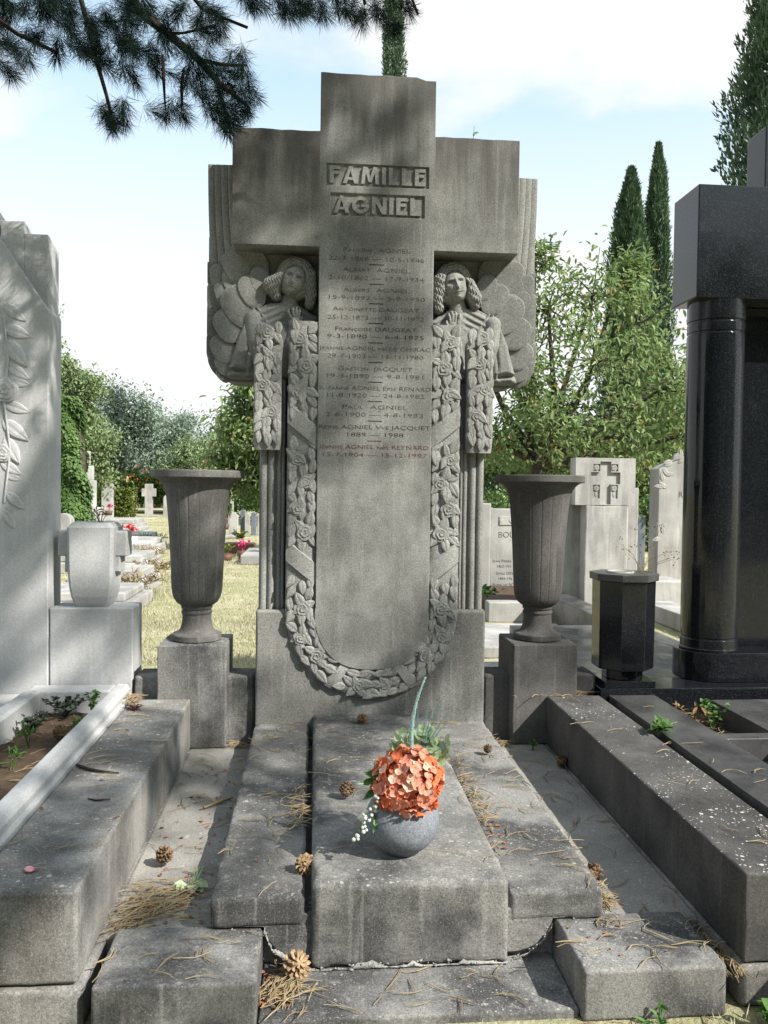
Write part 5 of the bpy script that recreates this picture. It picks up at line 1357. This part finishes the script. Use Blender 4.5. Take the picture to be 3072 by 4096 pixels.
cl = [((-2.0, 14.2, 2.9), .75), ((-1.4, 14.0, 3.6), .8), ((-1.9, 14.4, 1.9), .75), ((-1.1, 14.0, 2.4), .9), ((-2.2, 14.0, 1.3), .55), ((-1.1, 14.5, 1.4), .7), ((-.4, 14.3, 3.2), .9), ((-.5, 14.2, 2.0), .9)]
crown_tree('cherry_tree', 'young cherry tree with drooping leaves left of the cross column', (-.6, 14.8, GZ), (-.8, 14.6, 1.5), cl, 9000, .17, .07, 'cherry', r0=.11)
# cypresses
def cypress(lab, x, y, h, r, n_, twin=False):
    n_ = int(n_*1.8)
    t = thing('cypress_tree', lab, 'tree', (x, y, GZ), 'cypress trees')
    V, F = tube([(x, y, GZ), (x, y, GZ+h*.5), (x, y, GZ+h*.97)], [r*.25, r*.14, .02], 8); solid('trunk', V, F, M['bark_grey'], t, True)
    s = rng.uniform(0, 1, n_)**.8; a = rng.uniform(0, 2*PI, n_)
    prof = np.interp(s, [0, .06, .3, .6, .8, .93, 1], [.75, .92, 1, .86, .62, .32, .03])*r
    bump = 1+.16*np.sin(a*3+s*h*1.1)+.13*np.sin(a*5-s*h*2.3+2)+.10*np.sin(a*9+s*h*5)
    rr = prof*bump*rng.uniform(.55, 1.04, n_)
    P_ = np.stack([x+rr*np.cos(a), y+rr*np.sin(a), GZ+.1+s*h*.97], 1)
    D_ = np.stack([np.cos(a)*.45, np.sin(a)*.45, np.ones(n_)], 1)+rng.normal(0, .28, (n_, 3))
    V, F = blades(P_, D_, rng.uniform(.10, .24, n_)*(r/1.0)**.3, rng.uniform(.03, .065, n_)*(r)**.3); solid('crown', V, F, M['cypress'], t)
cypress('shorter of the twin cypresses behind the cherry tree', 10.85, 25, 13.2, .92, 24000)
cypress('taller of the twin cypresses behind the cherry tree', 12.25, 26, 14.6, .66, 20000)
cypress('big dark cypress above the black granite tomb', 11.75, 16.3, 19.5, 1.6, 42000)
cypress('distant cypress rising behind the top of the stone cross', 2.70, 30, 27, .56, 26000)
# trees on the left
def blob_tree(name, lab, x, y, h, r, n_, L, mat, group='distant trees', cz=.6, squash=1.0, k=30):
    n_ = int(n_*1.9); L = L*.68
    t = thing(name, lab, 'tree', (x, y, GZ), group); segs = [tube([(x, y, GZ), (x+.1, y, h*.35), (x, y, h*.7)], [r*.09, r*.06, .03], 7)]
    Ps = []
    for q in range(k):
        d = sphere_dirs(1)[0]; c = np.array([x, y, h*cz])+d*np.array([r*.85, r*.85, h*(1-cz)*.9])*rng.uniform(.3, 1)
        segs.append(tube([(x, y, h*.35), ((x+c[0])/2, (y+c[1])/2, (h*.35+c[2])/2+.2), c], [r*.04, r*.025, r*.008], 5))
        m_ = n_//k; e = rng.normal(0, .52, (m_, 3)); rad = r*rng.uniform(.16, .42)
        Ps.append(c+e*rad*np.array([1, 1, .85]))
    V, F = join(segs); solid('trunk', V, F, M['bark_grey'], t, True)
    P_ = np.concatenate(Ps); n_ = len(P_); V, F = leaves(P_, rng.normal(0, 1, (n_, 3))-[0, 0, .4], rng.uniform(.7, 1.2, n_)*L, rng.uniform(.35, .55, n_)*L, .15, np.stack([rng.normal(0, .6, n_), rng.normal(0, .6, n_), np.ones(n_)], 1))
    solid('crown', V, F, M[mat], t)
blob_tree('broad_tree', 'tall light green tree rising right behind the white stele', -8.6, 26, 6.3, 1.5, 9000, .22, 'fartree2', cz=.55)
blob_tree('broad_tree', 'pale tree top seen at the right edge of the white stele', -9.3, 23, 7.2, 1.3, 6000, .2, 'fartree2', cz=.66)
blob_tree('broad_tree', 'grey-green tree behind the white pillar', -11.2, 42, 6.6, 3.0, 8000, .30, 'fartree')
blob_tree('broad_tree', 'grey-green tree in the middle of the far tree line', -10.2, 50, 6.8, 3.0, 8000, .32, 'fartree')
blob_tree('broad_tree', 'grey-green tree left of the cherry in the far line', -6.3, 52, 5.9, 3.0, 7000, .32, 'fartree')
blob_tree('broad_tree', 'light green tree above the left vase rim', -4.6, 40, 4.2, 2.8, 7000, .26, 'fartree2')
blob_tree('broad_tree', 'low light green tree behind the left vase', -7.0, 41, 3.8, 2.4, 6000, .26, 'fartree2')
blob_tree('broad_tree', 'far tree behind the young cherry', -1.5, 46, 6.5, 3.2, 7000, .3, 'fartree')
blob_tree('broad_tree', 'far dark tree behind the headstones near the cross', -2.2, 30, 2.9, 2.0, 6000, .2, 'ivy')
blob_tree('broad_tree', 'far tree seen under the cherry right of the cross', 7.5, 24, 4.5, 3.0, 8000, .25, 'ivy', cz=.5)
blob_tree('broad_tree', 'dark tree behind the pale cross stele at right', 12.0, 26, 5.5, 3.5, 9000, .26, 'ivy', cz=.5)
blob_tree('broad_tree', 'far tree behind the inscribed stele', 4.4, 28, 4.0, 2.6, 7000, .22, 'ivy', cz=.5)
blob_tree('broad_tree', 'distant tree filling the gap left of the far grey trees', -15.5, 44, 8.0, 3.6, 7000, .32, 'fartree')
# ivy-clad column
iv = thing('ivy_column', 'dense bright green ivy climbing a dead trunk beside the white stele', 'tree', (-6.95, 20, GZ))
V, F = tube([(-6.95, 20, GZ), (-6.95, 20, 2.4), (-7.2, 20, 3.5)], [.2, .18, .08], 8); solid('trunk', V, F, M['bark_grey'], iv, True)
n_ = 9000; s = rng.uniform(0, 1, n_); a = rng.uniform(0, 2*PI, n_); rr = (.40-.12*s)*(1+.2*np.sin(a*3+s*9)+.18*np.sin(s*23+a*2))*rng.uniform(.7, 1.1, n_)
P_ = np.stack([-6.98-.30*s+rr*np.cos(a), 20+rr*np.sin(a), GZ+s*3.9], 1); D_ = np.stack([np.cos(a), np.sin(a), -.9*np.ones(n_)], 1)+rng.normal(0, .3, (n_, 3))
V, F = leaves(P_, D_, rng.uniform(.07, .13, n_), rng.uniform(.06, .10, n_), .15, np.stack([np.cos(a), np.sin(a), .5*np.ones(n_)], 1)); solid('ivy_foliage', V, F, M['ivy'], iv)
# hedge with orange trumpet flowers, and a yellow-green shrub
def bush(name, lab, x0, x1, y0, y1, h, n_, L, mat, fl=None, cat='shrub', nf=0):
    t = thing(name, lab, cat, ((x0+x1)/2, (y0+y1)/2, GZ))
    segs = []
    for q in range(10):
        x, y = random.uniform(x0, x1), random.uniform(y0, y1)
        segs.append(tube([(x, y, GZ), (x+random.uniform(-.2, .2), y, h*.5), (x+random.uniform(-.4, .4), y, h*.9)], [.03, .022, .01], 5))
    V, F = join(segs); solid('stems', V, F, M['bark_grey'], t, kind='stuff')
    x, y = rng.uniform(x0, x1, n_), rng.uniform(y0, y1, n_); Q = np.stack([x, y, np.zeros(n_)], 1)
    top = h*(.82+.18*vnoise(Q, 2.2)+.12*vnoise(Q, 5.1)); z = GZ+top*rng.uniform(.12, 1, n_)**.7
    P_ = np.stack([x, y, z], 1); V, F = leaves(P_, rng.normal(0, 1, (n_, 3))-[0, 0, .3], rng.uniform(.7, 1.2, n_)*L, L*.5, .15, np.stack([rng.normal(0, .6, n_), rng.normal(0, .6, n_), np.ones(n_)], 1))
    solid('foliage', V, F, M[mat], t)
    if fl:
        for q in range(nf):
            c = np.array([random.uniform(x0, x1), y0-.05, random.uniform(h*.45, h*.98)]); m_ = 9
            V, F = blades(c+rng.normal(0, .03, (m_, 3)), sphere_dirs(m_), .085, .06); solid('flower', V, F, M[fl], t)
bush('flowering_hedge', 'green hedge dotted with orange trumpet flowers behind the far cross', -11.5, -5.8, 38.5, 40.5, 2.35, 15000, .16, 'hedge', 'orange', 'hedge', 30)
bush('hedge', 'dark green hedge behind the headstones right of the left vase', -5.6, -.2, 33, 35, 1.9, 11000, .15, 'ivy', None, 'hedge')
bush('shrub', 'bright yellow-green shrub around the white square pillar', -8.1, -6.9, 26.6, 27.6, 1.35, 4500, .10, 'shrub')
bush('hedge', 'dark hedge closing the view behind the pale steles on the right', 1.0, 16, 14.5, 16, 1.5, 16000, .15, 'ivy', None, 'hedge')
bush('hedge', 'far low hedge behind the white pillar', -16, -10, 30, 32, 2.0, 8000, .16, 'hedge', None, 'hedge')
# unseen wood behind the viewer, added to darken reflections and sky light
n_ = 16000; x = rng.uniform(-34, 30, n_); y = rng.uniform(-21, -15, n_); Q = np.stack([x, y*0, x*0], 1)
z = GZ+(7.5+2.2*vnoise(Q, .35)+1.2*vnoise(Q, 1.1))*rng.uniform(0, 1, n_)**.8
V, F = leaves(np.stack([x, y, z], 1), rng.normal(0, 1, (n_, 3)), rng.uniform(.5, .9, n_), rng.uniform(.35, .6, n_), .15)
solid('unseen_evergreen_wood', V, F, M['cypress'], None, label='unseen dark evergreen wood added behind the viewer to dim the light', cat='wood', kind='stuff')
n_ = 15000; x = rng.uniform(-48, 48, n_); y = rng.uniform(62, 70, n_); Q = np.stack([x, y*0, x*0], 1)
z = GZ+(5.0+1.4*vnoise(Q, .3)+.8*vnoise(Q, 1.3))*rng.uniform(0, 1, n_)**.8
V, F = leaves(np.stack([x, y, z], 1), rng.normal(0, 1, (n_, 3)), rng.uniform(.4, .8, n_), rng.uniform(.3, .5, n_), .15)
solid('far_wood', V, F, M['fartree'], None, label='far hazy belt of trees closing the cemetery behind everything', cat='wood', kind='stuff')
# dry plants between the low graves
for q, (x, y, lab) in enumerate(((-2.62, 8.35, 'dry straw-coloured plants on the second low white grave'), (-2.5, 6.45, 'dry brown grass clump between the nearest two white graves'), (-3.2, 10.9, 'straggly dry plant beside the red potted flowers'), (-4.0, 15.1, 'small green clump beside the far low grave'))):
    plant('dry_plant', lab, 'plant', (x, y, GZ+.05), 150, .13, .014, .42, 'straw' if q < 3 else 'weed', 14, .26, 1.3)
# twigs with leaves poking above the right cross arm
plant('virginia_creeper', 'sparse creeper leaves peeping over the right arm of the cross', 'plant', (.52, .30, 3.02), 26, .04, .016, .2, 'cherry', 8, .14)

# ------------------------------------------------------------------ the pine: trunk behind the viewer, limbs overhead
pt = thing('pine_tree', 'large pine whose needled branches hang in from the top left', 'tree', (5.2, -8.0, GZ))
PB = np.array([5.2, -8.0, GZ])
V, F = tube([PB, (5.18, -7.95, 2.5), (5.1, -7.8, 5.0), (5.0, -7.6, 11.6)], [.26, .23, .20, .06], 12); solid('trunk', V, F, M['bark'], pt, True)
needP, needD, needL, needW = [], [], [], []
def tuft(p, d, n_=70, L=.095, spread=.75, w=.003):
    needW.append(np.full(n_, w))
    d = np.array(d, float); d /= np.linalg.norm(d)+1e-9
    v = rng.normal(0, 1, (n_, 3))*spread+d*1.1
    needP.append(np.array(p)-d*.05+d*rng.uniform(-.06, .05, n_)[:, None]); needD.append(v); needL.append(rng.uniform(.7, 1.1, n_)*L)
limbs = []
def limb(P_, r0, r1):
    P_ = np.array(P_, float); V, F = tube(P_, np.linspace(r0, r1, len(P_)), 8); V += rng.normal(0, .002, V.shape); solid('limb', V, F, M['bark'], pt, True)
# overhead limb that feeds the visible sprays (above the frame)
limb([(5.1, -7.75, 5.6), (2.6, -4.6, 5.4), (.6, -2.6, 4.9), (-.7, -1.4, 4.5), (-1.25, -.8, 4.0)], .085, .030)
limb([(.6, -2.6, 4.9), (.2, -1.6, 4.3), (-.2, -.9, 3.75), (.05, -.55, 3.48)], .03, .012)
limb([(-.7, -1.4, 4.5), (-1.5, -1.3, 4.1), (-2.2, -1.0, 3.6)], .03, .012)
# visible branches
vis = [([(-1.25, -.8, 4.0), (-1.16, -.62, 3.44), (-1.05, -.5, 3.28), (-.93, -.5, 3.19), (-.80, -.5, 3.09), (-.72, -.48, 3.01), (-.60, -.45, 2.93)], .030, .008),
       ([(-1.25, -.8, 4.0), (-1.30, -.55, 3.4), (-1.22, -.5, 3.06), (-1.18, -.5, 2.92), (-1.145, -.5, 2.79)], .014, .005),
       ([(-.93, -.5, 3.19), (-.85, -.55, 3.17), (-.72, -.6, 3.18)], .008, .004), ([(-.80, -.5, 3.09), (-.70, -.5, 3.07), (-.60, -.5, 3.075)], .008, .004),
       ([(-.72, -.48, 3.01), (-.70, -.45, 2.93), (-.67, -.4, 2.83)], .007, .004), ([(-.95, -.5, 3.1), (-.945, -.48, 3.0), (-.94, -.48, 2.88)], .005, .003), ([(-.86, -.5, 3.05), (-.87, -.5, 2.97), (-.865, -.5, 2.89)], .005, .003),
       ([(-2.2, -1.0, 3.6), (-1.75, -.7, 3.25), (-1.5, -.6, 3.10), (-1.36, -.55, 3.06)], .012, .005), ([(-2.2, -1.0, 3.6), (-1.7, -.8, 3.12), (-1.5, -.7, 2.99)], .010, .004),
       ([(-1.25, -.8, 4.0), (-1.0, -.6, 3.5), (-.78, -.5, 3.3), (-.6, -.45, 3.26)], .012, .005),
       ([(-.2, -.9, 3.75), (-.36, -.6, 3.45), (-.45, -.55, 3.33)], .009, .004), ([(-.2, -.9, 3.75), (-.15, -.6, 3.45), (-.1, -.5, 3.36)], .009, .004), ([(.05, -.55, 3.48), (.1, -.52, 3.38), (.13, -.5, 3.33)], .009, .004)]
for P_, a, b in vis: limb(P_, a, b)
def vt(px, py, Y=-.5):  # a spray point in the hanging curtain of needles
    return (-1.085+(px-280)*.00193*(Y+4.1)/3.6-(1-(Y+4.1)/3.6)*-.80, Y, 3.318-(py)*.00184*(Y+4.1)/3.6-(1-(Y+4.1)/3.6)*2.03)
tf = [(60, 150), (25, 175), (100, 40), (50, 30), (20, 60), (150, 60), (180, 110), (200, 60), (240, 40), (270, 80), (225, 135), (255, 150), (300, 40), (330, 20), (360, 60), (385, 20), (420, 30), (420, 110), (450, 60), (480, 55), (500, 130), (515, 140), (525, 215), (480, 250), (440, 195), (465, 170), (400, 170), (352, 245), (388, 240), (300, 110), (340, 105), (250, 272), (235, 268), (262, 268), (545, 215), (495, 275), (560, 5), (600, 15), (650, 10), (700, 22), (740, 12), (780, 30), (820, 15), (850, 45), (900, 5), (470, 15), (540, 20), (80, 90), (130, 130), (40, 110), (10, 20), (430, 140), (510, 190), (460, 215), (375, 90), (640, 30), (680, 10), (760, 20), (160, 20), (120, 5), (280, 20), (210, 95), (340, 140), (300, 170), (470, 140), (520, 240), (505, 255)]
for (px, py) in tf:
    for rep_ in range(3 if (px < 330 and py < 130) else 2):
        Y_ = random.uniform(-.75, -.3); p = vt(px+random.uniform(-14, 14), py+(14 if px < 540 else -12)+random.uniform(-14, 10), Y_)
        tuft(p, (random.uniform(-.2, .7), random.uniform(-.3, .3), random.uniform(-1, -.1)), 220, .088, .66, .0017)
# shading limbs above right, out of the picture
ends = [(1.7, -.9, 4.9), (2.4, -1.2, 5.6), (1.3, -1.3, 5.2), (3.0, -1.7, 5.2), (3.2, -2.6, 4.3), (4.0, -2.9, 4.9), (2.6, -2.9, 5.0), (4.8, -2.2, 5.4), (5.6, -2.5, 5.6), (3.9, -1.6, 6.2), (4.6, -3.6, 5.6), (2.2, -2.2, 6.2), (3.4, -3.8, 6.0), (2.4, -3.6, 4.0), (2.9, -1.0, 6.6), (1.9, -1.7, 4.5), (.3, -2.2, 4.6), (.8, -3.0, 4.4), (1.2, -2.4, 5.0), (1.8, -3.3, 4.6), (-.3, -1.9, 5.0), (.5, -1.6, 5.5), (2.0, -1.1, 5.4), (2.6, -1.5, 6.0)]
more = [(1.2, -1.5, 5.0), (2.8, -2.1, 5.8), (1.4, -1.2, 4.6)]
for e, fixed in [(e, False) for e in ends]+[(e, True) for e in more]:
    e = np.array(e); e[1] -= .27*(e[2]-1.2)*(not fixed); e += np.array([.907, -.709, 1.0])*random.uniform(2.6, 4.0); z0 = random.uniform(6.0, 9.5); b = np.array([5.1, -7.75, z0]); mid = (b+e)/2+np.array([random.uniform(-.2, .2), random.uniform(-.2, .2), .35])
    limb([b, mid, e], .055, .012)
    for q in range(8):
        s = random.choice((.6, .78, .9, 1.0, 1.0))+random.uniform(-.06, .06); c = b*(1-s)**2+2*mid*s*(1-s)+e*s*s; d = sphere_dirs(1)[0]; d[2] *= .4
        L_ = random.uniform(.2, .7); tip = c+d*L_; V, F = tube([c, (c+tip)/2, tip], [.008, .006, .004], 4); limbs.append((V, F))
        for w in range(3):
            tuft(c+d*L_*(.5+.25*w)+rng.normal(0, .03, 3), d+rng.normal(0, .3, 3), 130, .12, .8, .0036)
# unseen crown added over and behind the viewer, to block sky light
for q in range(26):
    e = np.array([random.uniform(-5.0, 1.9), random.uniform(-9.5, -3.6), random.uniform(4.4, 7.2)]); b = np.array([5.1, -7.75, random.uniform(4.6, 7.4)])
    mid = (b+e)/2+np.array([0, 0, .5]); limb([b, mid, e], .06, .012)
    for w in range(22):
        s = random.uniform(.35, 1.05); c = b*(1-s)**2+2*mid*s*(1-s)+e*s*s+rng.normal(0, .38, 3)*[1, 1, .5]
        if c[0] > 2.3 and c[1] > -6.5: continue
        tuft(c, sphere_dirs(1)[0], 60, .17, .9, .009)
V, F = join(limbs); ob = solid('twigs', V, F, M['bark'], pt); ob['kind'] = 'stuff'
P_, D_, L_ = np.concatenate(needP), np.concatenate(needD), np.concatenate(needL)
D_ = D_/np.linalg.norm(D_, axis=1)[:, None]
V, F = blades(P_, D_, L_, np.concatenate(needW))
ob = solid('needles', V, F, M['needle'], pt); ob['kind'] = 'stuff'
